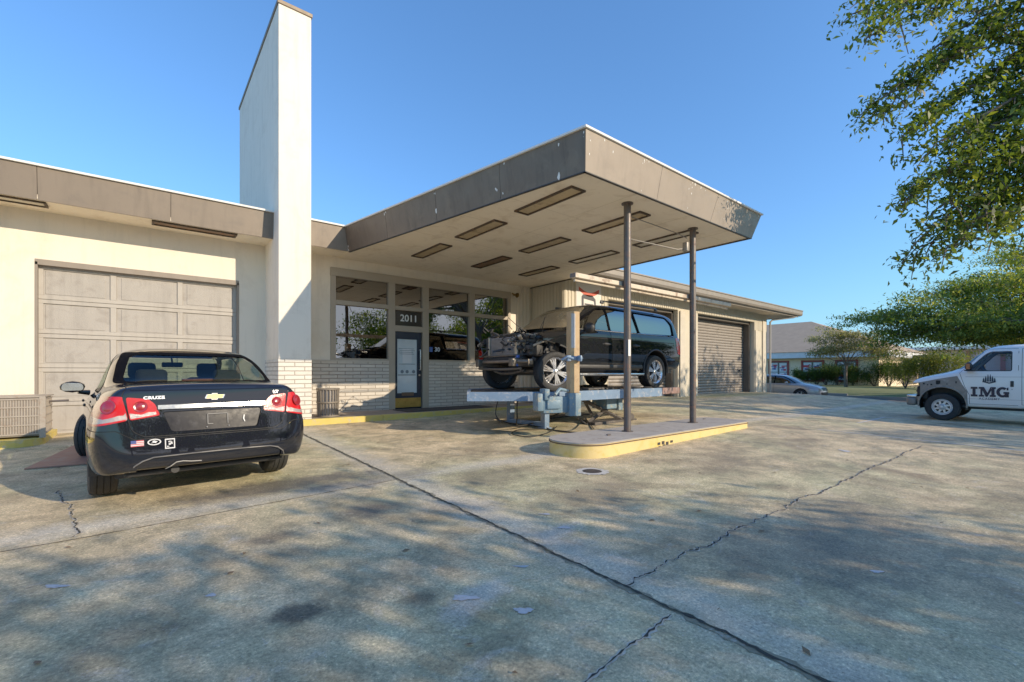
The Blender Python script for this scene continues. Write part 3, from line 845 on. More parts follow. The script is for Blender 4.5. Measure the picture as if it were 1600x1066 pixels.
# kerb and box by the left of the garage door
lk_ = thing('yellow_kerb', 'short rounded yellow kerb left of the big garage door', 'kerb', (-3, 10.8, 0))
mb = MB(); pts = [(-9, W - .01), (-9, 10.06), (-1.62, 10.06)]
for i in range(7):
    a = -math.pi / 2 + i / 6 * math.pi / 2; pts.append((-1.62 + .38 * math.cos(a), 10.44 + .38 * math.sin(a)))
pts += [(-1.24, 11.75)]
mb.prism([(p[0] + 3, p[1] - 10.8) for p in pts], -.3, .125); mb.build('kerb_block', KYELLOW, lk_)
acx = thing('metal_cage_box', 'low perforated metal guard box on the yellow kerb', 'metal box', (-1.95, 10.7, .125))
mb = MB(); mb.bbox(-.72, .70, -.38, .45, .03, .64, .015); mb.build('cover', mat('perforated_metal', (.22, .19, .165), .6, .3, var=.2, scale=8), acx)
mb = MB()
for i in range(46):
    x = -.68 + i * .03
    mb.box(x, x + .014, -.392, -.381, .08, .60)
for i in range(26):
    y = -.34 + i * .03
    mb.box(.701, .711, y, y + .014, .08, .60)
for z in (.06, .2, .34, .48, .605): mb.box(-.72, .70, -.40, -.393, z, z + .018); mb.box(.712, .719, -.38, .45, z, z + .018)
mb.box(.66, .73, -.405, -.36, .0, .66); mb.box(-.74, .73, -.40, .47, .641, .66)
mb.build('louvre_grille', mat('grille_metal', (.36, .31, .26), .55, .3, var=.25, scale=6, dirt=(.25, .14, .08), dirt_amt=.6), acx)
mb = MB(); mb.tube([(.7, .1, .55), (.95, .1, .56)], .018); mb.build('pipe_stub', STEEL, acx)
rp = thing('steel_plate', 'rusty reddish steel plate lying on the concrete before the garage door', 'plate', (-.35, 9.0, gz(0, 9)))
mb = MB(); mb.mesh([(x - .0, y, gz(x - .35, y + 9) - gz(0, 9) + h) for h in (.005, .02) for x, y in ((-.78, -1.0), (1.1, -1.12), (1.4, 1.1), (-.45, 1.12))],
                   [(3, 2, 1, 0), (4, 5, 6, 7), (0, 1, 5, 4), (1, 2, 6, 5), (2, 3, 7, 6), (3, 0, 4, 7)])
mb.build('plate', mat('rusty_plate', (.33, .17, .12), .75, .1, var=.25, scale=3, dirt=(.30, .25, .2), dirt_amt=.7), rp)
rp2 = [o for o in bpy.data.objects if o.parent == rp][0]; rp2.name = 'sheet'
tc = thing('litter_bin', 'grey slatted litter bin standing on the kerb right of the pylon', 'bin', (3.28, 10.78, .15))
mb = MB(); mb.lathe([(.0, .02), (.19, .02), (.205, .62), (.19, .62), (.175, .05)], seg=28); mb.build('liner', mat('bin_liner', (.30, .28, .27), .4, .3, var=.3, scale=7), tc, 40)
mb = MB()
for i in range(22):
    a = i / 22 * 6.2832
    mb.tube([(.215 * math.cos(a), .215 * math.sin(a), .02), (.235 * math.cos(a), .235 * math.sin(a), .64)], .012, 5)
for z in (.02, .33, .63): mb.lathe([(.215 + z * .03, z - .012), (.245 + z * .015, z - .012), (.245 + z * .015, z + .018), (.215 + z * .03, z + .018), (.215 + z * .03, z - .012)], seg=28)
mb.build('slatted_frame', mat('bin_frame', (.20, .17, .14), .6, .2, var=.3), tc, 40)

# pump island
isl = thing('pump_island', 'long round ended concrete island with faded yellow side under the canopy posts', 'kerb island', (7.2, 4.9, 0))
def outline(inset, x0=4.80, x1=10.0, yc=4.83, hw=.52, n=36):
    pts = []; r = hw - inset
    for i in range(n + 1):
        a = math.pi / 2 + i / n * math.pi; pts.append((x0 + hw + r * math.cos(a), yc + r * math.sin(a)))
    x1_ = x1 - inset; c = .22
    pts += [(x1_ - c, yc - r), (x1_ - c * .3, yc - r + c * .3), (x1_, yc - r + c), (x1_, yc + r - c), (x1_ - c * .3, yc + r - c * .3), (x1_ - c, yc + r)]
    return [(p[0] - 7.2, p[1] - 4.9) for p in pts]
mb = MB(); mb.prism(outline(0), -.3, IT - .02); a = mb.build('kerb_side', KCREAM, isl, 40)
mb = MB(); mb.prism(outline(-.006), IT - .0195, IT - .0); mb.build('top', ISLTOP, isl)
mb = MB()
mb.prism([(p[0], p[1]) for p in outline(-.012)], IT - .045, IT - .03); mb.build('steel_edge', mat('rusty_edge', (.12, .07, .045), .8, .2, var=.4, scale=6), isl)
mb = MB()
for cx0, cz0 in ((-.62, -.02), (-.5, -.01), (-.38, -.03), (-.25, -.02)):
    mb.bbox(cx0 - .04, cx0 + .04, -.5925 - .002, -.589, cz0 - .02 + rnd.uniform(-.01, .01), cz0 + .03, .001)
    mb.bbox(cx0 - .01, cx0 + .06, -.5925 - .003, -.589, cz0 - .05, cz0 - .03, .001)
mb.build('tar_smear', BLACKP, isl)
mb = MB()
for x, y in ((-1.35, -.15), (-1.3, -.1), (2.1, .3), (2.3, .2)):
    mb.bbox(x - .04, x + .04, y - .015, y + .015, IT + .0, IT + .015, .004)
mb.each('anchor_bolt', STEEL, isl)
# ------------------------------------------------------------------ vehicles
def body_cage(st, rear_bulge=.06, front_bulge=.12, rear_rows=None, front_rows=None, K=5, lvl=3, name='shell', cap_rear=True, cap_front=True):
    """st: stations (y, wb, zb, [side (w,z)...], [top (w,z)... last w=0]); half body lofted, mirrored and smoothed"""
    bm = bmesh.new(); rings = []
    for (y, wb, zb, side, top) in st:
        ring = [(wb * k / K, zb) for k in range(K + 1)] + list(side) + list(top)
        rings.append([bm.verts.new((x, y, z)) for x, z in ring])
    for a, b in zip(rings[:-1], rings[1:]):
        for i in range(len(a) - 1):
            bm.faces.new((a[i], a[i + 1], b[i + 1], b[i]))
    ns = len(st[0][3])
    for end, ring, sgn, bul, rows, s in ((0, rings[0], -1, rear_bulge, rear_rows, st[0]), (1, rings[-1], 1, front_bulge, front_rows, st[-1])):
        if (end == 0 and not cap_rear) or (end == 1 and not cap_front): continue
        y = s[0]; side = s[3]; topx = [p[0] for p in s[4]][::-1] + [side[-1][0]]
        grid = [ring[:K + 1]]
        for r in range(ns - 1):
            w, z = side[r]; off = rows[r] if rows else 0
            row = [bm.verts.new((w * topx[k] / topx[-1] if k else 0, y + sgn * (off + bul * (1 - (k / K) ** 2.2)), z)) for k in range(K)] + [ring[K + 1 + r]]
            grid.append(row)
        grid.append([ring[K + 1 + ns - 1 + (K - k)] for k in range(K + 1)])
        for r in range(len(grid) - 1):
            for k in range(K):
                bm.faces.new((grid[r][k], grid[r][k + 1], grid[r + 1][k + 1], grid[r + 1][k]))
    g = bmesh.ops.duplicate(bm, geom=bm.verts[:] + bm.edges[:] + bm.faces[:])
    for v in [e for e in g['geom'] if isinstance(e, bmesh.types.BMVert)]: v.co.x *= -1
    bmesh.ops.remove_doubles(bm, verts=bm.verts, dist=1e-4)
    bmesh.ops.recalc_face_normals(bm, faces=bm.faces)
    me = bpy.data.meshes.new(name); bm.to_mesh(me); bm.free()
    o = bpy.data.objects.new(name, me); COL.objects.link(o)
    md = o.modifiers.new('s', 'SUBSURF'); md.levels = lvl; md.render_levels = lvl
    bpy.context.view_layer.update()
    dg = bpy.context.evaluated_depsgraph_get()
    m2 = bpy.data.meshes.new_from_object(o.evaluated_get(dg))
    bpy.data.objects.remove(o); bpy.data.meshes.remove(me)
    out = bmesh.new(); out.from_mesh(m2); bpy.data.meshes.remove(m2)
    out.faces.layers.int.new('tag')
    return out

def inpoly(p, poly):
    x, y = p; c = False; n = len(poly)
    for i in range(n):
        x1, y1 = poly[i]; x2, y2 = poly[i - 1]
        if (y1 > y) != (y2 > y) and x < (x2 - x1) * (y - y1) / (y2 - y1) + x1: c = not c
    return c

def region(bm, poly, axis, tagv, cond=lambda c: True, only=None):
    """cut the shell crisply along an outline seen along an axis ('x' side view: (y,z), 'y' end view: (x,z), 'z': (x,y)) and tag what is inside"""
    lay = bm.faces.layers.int['tag']
    ia, ib = {'x': (1, 2), 'y': (0, 2), 'z': (0, 1)}[axis]
    a0 = min(p[0] for p in poly) - .03; a1 = max(p[0] for p in poly) + .03; b0 = min(p[1] for p in poly) - .03; b1 = max(p[1] for p in poly) + .03
    def near(f):
        c = f.calc_center_median()
        return a0 - .12 < c[ia] < a1 + .12 and b0 - .12 < c[ib] < b1 + .12 and cond(c)
    n = len(poly)
    for i in range(n):
        p, q = poly[i], poly[(i + 1) % n]
        d = Vector((q[0] - p[0], q[1] - p[1]))
        if d.length < 1e-6: continue
        d.normalize(); nrm = [0, 0, 0]; nrm[ia] = -d.y; nrm[ib] = d.x
        co = [0, 0, 0]; co[ia] = p[0]; co[ib] = p[1]
        lo = (min(p[0], q[0]) - .09, min(p[1], q[1]) - .09); hi = (max(p[0], q[0]) + .09, max(p[1], q[1]) + .09)
        fs = []
        for f in bm.faces:
            c = f.calc_center_median()
            if lo[0] < c[ia] < hi[0] and lo[1] < c[ib] < hi[1] and cond(c): fs.append(f)
        if not fs: continue
        es = list({e for f in fs for e in f.edges}); vs = list({v for f in fs for v in f.verts})
        bmesh.ops.bisect_plane(bm, geom=vs + es + fs, plane_co=co, plane_no=nrm, dist=1e-5)
    for f in bm.faces:
        c = f.calc_center_median()
        if cond(c) and inpoly((c[ia], c[ib]), poly) and (only is None or f[lay] in only): f[lay] = tagv

def shrink(poly, d):
    """inset a (counter-clockwise or clockwise) outline"""
    n = len(poly); A = sum(poly[i][0] * poly[(i + 1) % n][1] - poly[(i + 1) % n][0] * poly[i][1] for i in range(n))
    s = 1 if A > 0 else -1; out = []
    for i in range(n):
        p0, p1, p2 = Vector(poly[i - 1]), Vector(poly[i]), Vector(poly[(i + 1) % n])
        a = (p1 - p0).normalized(); b = (p2 - p1).normalized()
        na = Vector((-a.y, a.x)) * s; nb = Vector((-b.y, b.x)) * s; m = (na + nb)
        m = m / max(.3, m.dot(na)) if m.length > 1e-6 else na
        out.append(tuple(p1 + m * d))
    return out

def rounded(pts, r, n=4):
    out = []; N_ = len(pts)
    for i in range(N_):
        p0, p1, p2 = Vector(pts[i - 1]), Vector(pts[i]), Vector(pts[(i + 1) % N_])
        rr = min(r, (p0 - p1).length * .45, (p2 - p1).length * .45)
        a = p1 + (p0 - p1).normalized() * rr; b = p1 + (p2 - p1).normalized() * rr
        for k in range(n + 1):
            t = k / n; out.append(tuple(a * (1 - t) ** 2 + p1 * 2 * t * (1 - t) + b * t * t))
    return out

def extract(bm, tags, name, m, parent, push=0, side=None):
    """faces with these tags as one mesh object"""
    lay = bm.faces.layers.int['tag']
    if side == 'both':
        return [extract(bm, tags, name, m, parent[k] if isinstance(parent, list) else parent, push, q) for k, q in enumerate((-1, 1))]
    fs = [f for f in bm.faces if f[lay] in tags and (side is None or f.calc_center_median().x * side > 0)]
    if not fs: return None
    bm.normal_update(); idx = {}; v = []; nrm = []; F_ = []
    for f in fs:
        q = []
        for vv in f.verts:
            if vv.index not in idx or True:
                k = vv
                if k not in idx: idx[k] = len(v); v.append(vv.co + vv.normal * push); nrm.append(vv.normal.copy())
            q.append(idx[vv])
        F_.append(q)
    me = bpy.data.meshes.new(name); me.from_pydata([tuple(p) for p in v], [], F_)
    for p in me.polygons: p.use_smooth = True
    me.normals_split_custom_set_from_vertices([tuple(n) for n in nrm])
    return link(name, me, m, parent)

def bvh_of(bm): return BVHTree.FromBMesh(bm)

def wheel(parent, pos, r, w, side, rim_r, spokes=5, steer=0, alloy=ALLOY, style='twin', name='wheel', detail=True):
    """wheel part (rim) with a tyre as its sub-part; axle along x, outer face towards side"""
    mb = MB(); s = side
    prof = [(rim_r * .99, -s * w * .42), (rim_r * .93, -s * w * .3), (rim_r * .90, s * w * .10), (rim_r * .93, s * w * .30), (rim_r, s * w * .42), (rim_r * 1.015, s * w * .44), (rim_r * 1.0, s * w * .46), (rim_r * .965, s * w * .43), (rim_r * .90, s * w * .33)]
    mb.lathe(prof, seg=40, axis='x')
    xo = s * w * .36
    mb.m = 1
    mb.lathe([(rim_r * .9, -s * w * .05), (rim_r * .3, -s * w * .02), (.0, -s * w * .02)], seg=28, axis='x')
    mb.lathe([(rim_r * .62, s * w * .02), (rim_r * .60, s * w * .1), (.0, s * w * .1)], seg=28, axis='x')
    mb.m = 0
    mb.lathe([(rim_r * .20, xo - s * .03), (rim_r * .20, xo), (rim_r * .13, xo + s * .012), (0, xo + s * .014)], seg=20, axis='x')
    def blade(a, w0, w1, r0, r1, tw=0):
        ca, sa = math.cos(a), math.sin(a); cb, sb = math.cos(a + tw), math.sin(a + tw)
        P = []
        for rr, ww, c, d in ((r0, w0, ca, sa), (r1, w1, cb, sb)):
            for q in (-1, 1): P.append((rr * c - q * ww * d, rr * d + q * ww * c))
        A = [(xo + s * .004, *P[0]), (xo + s * .004, *P[1]), (xo + s * .0, *P[3]), (xo + s * .0, *P[2])]
        B_ = [(x - s * .035, y, z) for x, y, z in A]
        mb.mesh(A + B_, [(0, 1, 2, 3), (7, 6, 5, 4), (0, 4, 5, 1), (1, 5, 6, 2), (2, 6, 7, 3), (3, 7, 4, 0)])
    if style == 'twin':
        for k in range(spokes):
            a = k * 2 * math.pi / spokes + .3
            blade(a, .022, .013, rim_r * .15, rim_r * .93, .20); blade(a, .022, .013, rim_r * .15, rim_r * .93, -.20)
            blade(a, .016, .010, rim_r * .45, rim_r * .93, 0) if spokes == 6 else None
    elif style == 'plain':
        for k in range(spokes): blade(k * 2 * math.pi / spokes, .03, .022, rim_r * .15, rim_r * .93)
    else:
        mb.m = 0
        mb.lathe([(rim_r * .93, xo - s * .01), (rim_r * .80, xo + s * .015), (rim_r * .74, xo + s * .015), (rim_r * .72, xo - s * .01)], seg=36, axis='x')
        for k in range(8): blade(k * math.pi / 4, .042, .018, rim_r * .2, rim_r * .76, .45)
        mb.lathe([(rim_r * .40, xo - s * .02), (rim_r * .37, xo + s * .02), (rim_r * .2, xo + s * .05), (rim_r * .17, xo + s * .07), (0, xo + s * .075)], seg=24, axis='x')
    o = mb.build(name, [alloy, BLACKP], parent, 35, pos)
    o.rotation_euler = (0, 0, steer)
    t = MB(); h = w / 2
    prof = [(rim_r * .97, -h * .80), (rim_r * 1.06, -h * .98), ((rim_r + r) / 2, -h * 1.03), (r * .955, -h * .93), (r * .988, -h * .72)]
    for g in (-.45, 0, .45):
        prof += [(r, (g - .12) * h if g > -.4 else -.6 * h), (r, (g - .035) * h - .0), (r - .010, (g - .03) * h), (r - .010, (g + .03) * h), (r, (g + .035) * h)]
    prof += [(r, .6 * h), (r * .988, h * .72), (r * .955, h * .93), ((rim_r + r) / 2, h * 1.03), (rim_r * 1.06, h * .98), (rim_r * .97, h * .80)]
    t.lathe(prof, seg=56, axis='x')
    t.build('tyre', RUBBER, o, 38)
    return o

def flatarch(cy, cz, r, n=22, a0=-20, a1=200):
    return [(cy + r * math.cos(R(a0 + (a1 - a0) * i / n)), cz + r * math.sin(R(a0 + (a1 - a0) * i / n))) for i in range(n + 1)]

def arch_liner(mb, cy, cz, r, side, x0, x1):
    n = 18; v = []; 
    for i in range(n + 1):
        a = R(-15 + 210 * i / n)
        for x in (x0, x1): v.append((side * x, cy + r * math.cos(a), cz + r * math.sin(a)))
    mb.mesh(v, [[2 * i, 2 * i + 1, 2 * i + 3, 2 * i + 2] for i in range(n)])
    mb.poly([(side * x0, cy + r * math.cos(R(-15 + 210 * i / n)), cz + r * math.sin(R(-15 + 210 * i / n))) for i in range(n + 1)])

def carpaint(name, col, metal=.0, dirt=.25, ior=1.38):
    m, nt, nd, lk, b = newmat(name)
    co = objco(nt)
    fl = nd.new('ShaderNodeTexVoronoi'); fl.inputs['Scale'].default_value = 900; lk.new(co, fl.inputs['Vector'])
    c = mix(nt, mapr(nt, fl.outputs['Distance'], 0, .8, 0, .6), col, tuple(min(1, x * 1.8 + .004) for x in col))
    sp = nd.new('ShaderNodeSeparateXYZ'); lk.new(co, sp.inputs[0])
    n = noise(nt, 5, 8, .7, co)
    low = mapr(nt, math_(nt, 'ADD', sp.outputs[2], math_(nt, 'MULTIPLY', n, .4)), .30, .75, dirt, .02)
    c = mix(nt, low, c, (.16, .14, .12)); lk.new(c, b.inputs['Base Color'])
    b.inputs['Metallic'].default_value = metal; b.inputs['Roughness'].default_value = .35
    b.inputs['Coat Weight'].default_value = 1; b.inputs['Coat IOR'].default_value = ior; b.inputs['Specular IOR Level'].default_value = .0 if col[0] < .1 else .3
    n2 = noise(nt, 16, 6, .7, co)
    lk.new(mapr(nt, n2, .5, .85, .0, .05), b.inputs['Coat Roughness'])
    b.inputs['Coat Tint'].default_value = (1, 1, 1, 1)
    MATS[name] = m
    return m

CARGLASS = glass('car_glass_green', (.60, .70, .60), .0, gain=.35)
DARKGLASS = glass('dark_privacy_glass', (.05, .06, .075), .16)
FABRIC = mat('seat_fabric', (.016, .016, .018), .9, var=.3, scale=20)
REDL = mat('red_lamp_lens', (.55, .006, .010), .2, var=.2, scale=18, bmp=.12, bscale=90, coat=.5, spec=.4)
REDG = mat('red_lamp_bowl', (.28, .004, .008), .2, var=.2, scale=30, coat=1)
CLEARL = mat('clear_lamp_lens', (.42, .36, .35), .18, .3, var=.35, scale=28, bmp=.5, bscale=120, coat=1)
GOLD = mat('gold_emblem', (.66, .44, .10), .3, .6, var=.1, bmp=0)
SEAMM = mat('panel_gap', (.006, .006, .007), .7, bmp=0)

def sedan(root, paint, detail=True):
    D = detail
    # (y, wb, zb, side x5 [rocker .. shoulder], top x5 [glass base .. centre])
    def S(y, zb, w1, z1, w2, z2, w3, z3, w4, z4, w5, z5, top): return (y, w1 * .93, zb, [(w1, z1), (w2, z2), (w3, z3), (w4, z4), (w5, z5)], top)
    def deck(w, z, dz=.02): return [(w * .86, z + dz * .3), (w * .68, z + dz * .6), (w * .46, z + dz * .85), (w * .23, z + dz), (0, z + dz)]
    def roof(wb_, zb_, wm, zm, wr, zr, zc): return [(wb_, zb_), (wm, zm), (wr, zr), (wr * .55, zc - .008), (0, zc)]
    st = [
        S(-2.22, .33, .77, .34, .82, .50, .82, .66, .79, .84, .715, 1.035, deck(.715, 1.05, .03)),
        S(-2.16, .31, .82, .32, .87, .50, .87, .66, .835, .84, .745, 1.05, deck(.745, 1.07, .03)),
        S(-1.98, .29, .86, .30, .895, .48, .895, .64, .865, .83, .775, 1.04, deck(.77, 1.08, .03)),
        S(-1.72, .26, .865, .28, .90, .45, .905, .62, .885, .82, .795, 1.02, roof(.745, 1.065, .64, 1.085, .48, 1.10, 1.105)),
        S(-1.40, .22, .86, .25, .90, .42, .905, .60, .89, .80, .815, .995, roof(.77, 1.04, .735, 1.13, .66, 1.235, 1.265)),
        S(-.98, .18, .855, .22, .898, .40, .90, .60, .892, .79, .835, .965, roof(.79, .99, .735, 1.22, .65, 1.425, 1.465)),
        S(-.55, .18, .855, .22, .895, .40, .898, .60, .89, .78, .85, .945, roof(.80, .975, .73, 1.24, .63, 1.465, 1.51)),
        S(.10, .18, .855, .22, .895, .40, .898, .60, .89, .77, .85, .925, roof(.80, .96, .725, 1.23, .615, 1.455, 1.505)),
        S(.50, .18, .855, .22, .895, .40, .898, .60, .89, .765, .85, .915, roof(.795, .95, .70, 1.18, .58, 1.365, 1.41)),
        S(.95, .18, .855, .22, .895, .40, .898, .60, .89, .76, .85, .905, roof(.785, .94, .675, 1.07, .54, 1.185, 1.22)),
        S(1.25, .18, .86, .22, .90, .40, .90, .60, .885, .76, .83, .90, roof(.76, .94, .63, .985, .47, 1.01, 1.025)),
        S(1.65, .18, .86, .22, .895, .40, .895, .58, .87, .74, .80, .86, deck(.80, .89, .07)),
        S(1.95, .20, .80, .23, .85, .38, .85, .56, .82, .70, .74, .80, deck(.74, .83, .06)),
        S(2.18, .22, .70, .24, .74, .38, .74, .54, .71, .66, .62, .75, deck(.62, .77, .04)),
    ]
    bm = body_cage(st, rear_bulge=.075, front_bulge=.16, rear_rows=[.05, .055, .02, -.005], front_rows=[.0, .03, .03, 0], lvl=3 if D else 2)
    tree0 = bvh_of(bm)
    def surf(x, z, back=True):
        o = Vector((x, -4 if back else 4, z)); h = tree0.ray_cast(o, Vector((0, 1 if back else -1, 0)))
        return (h[0], h[1]) if h[0] else (Vector((x, -2.2, z)), Vector((0, -1, 0)))
    ra, fa, wr = -1.33, 1.355, .33
    side = lambda c: abs(c.x) > .35
    # wheel arches
    for cy in (ra, fa):
        region(bm, flatarch(cy, wr + .01, .375) + [(cy - .35, 0), (cy + .35, 0)], 'x', 99, lambda c: abs(c.x) > .55)
    # side glass
    g1 = rounded([(-.02, .985), (-.02, 1.40), (.30, 1.385), (.62, 1.24), (1.02, 1.00)], .04)
    g2 = rounded([(-.08, .985), (-.08, 1.405), (-.55, 1.39), (-.92, 1.27), (-1.12, 1.12), (-1.0, 1.01)], .05)
    sg = lambda c: abs(c.x) > .5 and c.z > .96
    band = rounded([(-1.20, .99), (-1.16, 1.13), (-.93, 1.305), (-.55, 1.42), (-.05, 1.435), (.32, 1.415), (.66, 1.265), (1.12, .975)], .05)
    region(bm, band, 'x', 3, sg)
    region(bm, g1, 'x', 4, sg); region(bm, g2, 'x', 4, sg)
    # rear glass with black surround, windscreen
    rg_o = rounded([(-.60, 1.075), (.60, 1.075), (.545, 1.36), (.49, 1.395), (-.49, 1.395), (-.545, 1.36)], .05)
    rg_o = rounded([(-.715, 1.095), (.715, 1.095), (.665, 1.30), (.60, 1.43), (-.60, 1.43), (-.665, 1.30)], .04)
    rg_i = rounded([(-.64, 1.118), (.64, 1.118), (.585, 1.29), (.54, 1.395), (-.54, 1.395), (-.585, 1.29)], .04)
    rc = lambda c: -1.80 < c.y < -.60 and c.z > 1.04
    region(bm, rg_o, 'y', 3, rc, only=(0,)); region(bm, rg_i, 'y', 5, rc, only=(3,))
    wo = rounded([(-.70, .985), (.70, .985), (.56, 1.33), (.50, 1.40), (-.50, 1.40), (-.56, 1.33)], .05)
    wc = lambda c: .30 < c.y < 1.5 and c.z > .95
    region(bm, wo, 'y', 8, wc, only=(0,))
    # panel seams: a thin dark line cut round each outline
    def seam(poly, axis, cond, w_=.006, only=(0,), inner=None):
        region(bm, poly, axis, 98, cond, only)
        region(bm, shrink(poly, w_), axis, inner if inner is not None else 0, cond, only=(98,))
        for f in bm.faces:
            if f[bm.faces.layers.int['tag']] == 98: f[bm.faces.layers.int['tag']] = 2
    seam([(-.05, .24), (-.05, .96), (-.05, 1.435), (.35, 1.41), (.70, 1.26), (1.13, .97), (1.13, .60), (1.0, .26)], 'x', side, inner=20)
    seam([(-.062, .24), (-.062, .97), (-.062, 1.435), (-.55, 1.425), (-.95, 1.30), (-1.19, 1.06), (-1.02, .80), (-.92, .62), (-.80, .26)], 'x', side, inner=21)
    rear = lambda c: c.y < -1.80
    lidpoly = rounded([(-.52, .58), (.52, .58), (.60, .63), (.665, .80), (.70, 1.062), (.70, 1.2), (-.70, 1.2), (-.70, 1.062), (-.665, .80), (-.60, .63)], .03)
    lidpoly = [(x * .97, z) for x, z in rounded([(-.55, .635), (.55, .635), (.635, .69), (.665, .80), (.71, 1.00), (.64, 1.13), (-.64, 1.13), (-.71, 1.00), (-.665, .80), (-.635, .69)], .04)]
    lidc = lambda c: c.y < -1.66 and c.z > .5
    seam(lidpoly, 'y', lidc, .007, only=(0,), inner=10)
    # tail lamps: outer half on the body, inner half on the lid
    for s in (-1, 1):
        lo = [(s * x, z) for x, z in rounded([(.64, .785), (.95, .72), (.97, .90), (.92, 1.0), (.665, .99)], .03)]
        li = [(s * x, z) for x, z in rounded([(.42, .82), (.628, .785), (.653, .985), (.50, .965), (.455, .92)], .02)]
        cs = lambda c, s=s: c.y < -1.84 and c.x * s > .3
        region(bm, lo, 'y', 12, cs, only=(0, 2)); region(bm, li, 'y', 13, cs, only=(10, 2))
        lw = [(s * x, z) for x, z in [(.645, .797), (.95, .74), (.95, .80), (.86, .815), (.80, .80), (.74, .815), (.70, .83), (.67, .83), (.655, .85)]]
        region(bm, lw, 'y', 14, cs, only=(12,))
        lv = [(s * x, z) for x, z in [(.445, .828), (.622, .797), (.63, .845), (.60, .84), (.55, .83), (.50, .85), (.45, .85)]]
        region(bm, lv, 'y', 15, cs, only=(13,))
    # bumper seam
    bumpc = lambda c: c.y < -1.70
    seam([(-1.2, .16), (1.2, .16), (1.2, .70), (.90, .70), (.72, .70), (.60, .625), (-.60, .625), (-.72, .70), (-.90, .70), (-1.2, .70)], 'y', bumpc, .006, only=(0, 2), inner=16)
    region(bm, [(-.62, .0), (.62, .0), (.58, .40), (.47, .455), (0, .465), (-.47, .455), (-.58, .40)], 'y', 17, lambda c: c.y < -1.95, only=(16,))
    if D: region(bm, rounded([(-.34, .67), (.36, .67), (.41, .85), (-.40, .85)], .03), 'y', 11, rear, only=(10,))
    # head lamps and grille at the nose
    for s in (-1, 1):
        region(bm, [(s * x, z) for x, z in [(.40, .62), (.88, .66), (.92, .80), (.60, .76)]], 'y', 18, lambda c, s=s: c.y > 1.75 and c.x * s > .2, only=(0,))
    region(bm, [(-.36, .58), (.36, .58), (.42, .74), (-.42, .74)], 'y', 25, lambda c: c.y > 1.9, only=(0,))
    region(bm, [(-.5, .28), (.5, .28), (.6, .5), (-.6, .5)], 'y', 26, lambda c: c.y > 1.9, only=(0,))
    body = extract(bm, (0,), 'body', paint, root)
    extract(bm, (2,), 'panel_gap', SEAMM, body, -.004, 'both')
    extract(bm, (20,), 'front_door', paint, root, side='both'); extract(bm, (21,), 'rear_door', paint, root, side='both')
    extract(bm, (3,), 'window_surround', mat('gloss_black_trim', (.004, .004, .005), .85, bmp=0, coat=0, spec=.03), root)
    GL_ = CARGLASS if D else DARKGLASS
    region(bm, [(-.05, .9), (1.3, .9), (1.3, 1.5), (-.05, 1.5)], 'x', 9, sg, only=(4,))
    extract(bm, (4,), 'side_window', GL_, root, -.006, 'both'); extract(bm, (9,), 'side_window', GL_, root, -.006, 'both')
    extract(bm, (5,), 'rear_window', GL_, root, -.004); extract(bm, (8,), 'windscreen', GL_, root, -.004)
    lid = extract(bm, (10,), 'boot_lid', paint, root, .001)
    extract(bm, (11,), 'plate_recess', mat('dusty_plate_panel', (.008, .009, .016), .35, var=.5, scale=7, dirt=(.05, .05, .06), dirt_amt=.5, bmp=.08, bscale=12, coat=.15, spec=.15), lid or root, -.016)
    bp = extract(bm, (16,), 'rear_bumper', paint, root, .003)
    extract(bm, (17,), 'lower_valance', paint, root, -.01); extract(bm, (25,), 'grille', BLACKP, root, -.01); extract(bm, (26,), 'lower_grille', BLACKP, root, -.01)
    TLO = extract(bm, (12,), 'tail_lamp', REDL, root, .006, 'both'); TLI = extract(bm, (13,), 'tail_lamp', REDL, lid or root, .006, 'both')
    extract(bm, (14,), 'clear_lamp_band', CLEARL, TLO, .006, 'both'); extract(bm, (15,), 'clear_lamp_band', CLEARL, root, .006, 'both')
    extract(bm, (18,), 'headlamp', CLEARL, root, .004, 'both')
    # underside, liners
    ln = MB()
    for cy in (ra, fa):
        for s in (-1, 1): arch_liner(ln, cy, wr + .01, .374, s, .5, .885)
    ln.box(-.70, .70, -1.75, 2.0, .20, .26)
    ln.build('wheel_arch_liner', BLACKP, root, 50)
    for cy, st_ in ((ra, 0), (fa, -.42 if D else 0)):
        for s in (-1, 1):
            wheel(root, (s * .775, cy, .325), .325, .215, s, .215, 5, st_, style='plain')
    # mirrors
    for s in (-1, 1):
        mb = MB(); mb.blob((s * 1.0, .68, 1.02), (.125, .065, .075)); mb.tube([(s * .84, .72, .94), (s * .95, .69, .955)], [.035, .025], 8)
        mo = mb.build('door_mirror', paint, root, 60)
        mb = MB(); mb.prism(rounded([(s * 1.0 - .105, .975), (s * 1.0 + .105, .975), (s * 1.0 + .095, 1.065), (s * 1.0 - .09, 1.075)], .04), .612, .618, 'y'); mb.build('mirror_glass', mat('mirror_silver', (.8, .85, .9), .03, 1, bmp=0), mo)
    # cabin
    mb = MB()
    for x in (-.36, .36):
        mb = MB(); mb.bbox(x - .25, x + .25, .0, .14, .45, 1.14, .05); mb.bbox(x - .14, x + .14, -.02, .10, 1.13, 1.33, .045); mb.bbox(x - .25, x + .25, .1, .6, .35, .52, .05); mb.build('seat', FABRIC, root, 50)
    mb = MB(); mb.bbox(-.62, .62, -1.02, -.82, .45, 1.08, .06)
    for x in (-.36, .36): mb.bbox(x - .14, x + .14, -1.06, -.94, 1.07, 1.24, .045)
    mb.build('rear_bench', FABRIC, root, 50)
    mb = MB(); mb.bbox(-.76, .76, .78, 1.2, .5, .93, .05); mb.bbox(-.64, .64, -1.68, -1.05, 1.00, 1.04, .01); mb.lathe([(.17, -.015), (.185, 0), (.17, .015)], Matrix.Translation((-.36, .62, .93)) @ Matrix.Rotation(R(70), 4, 'X'), 20)
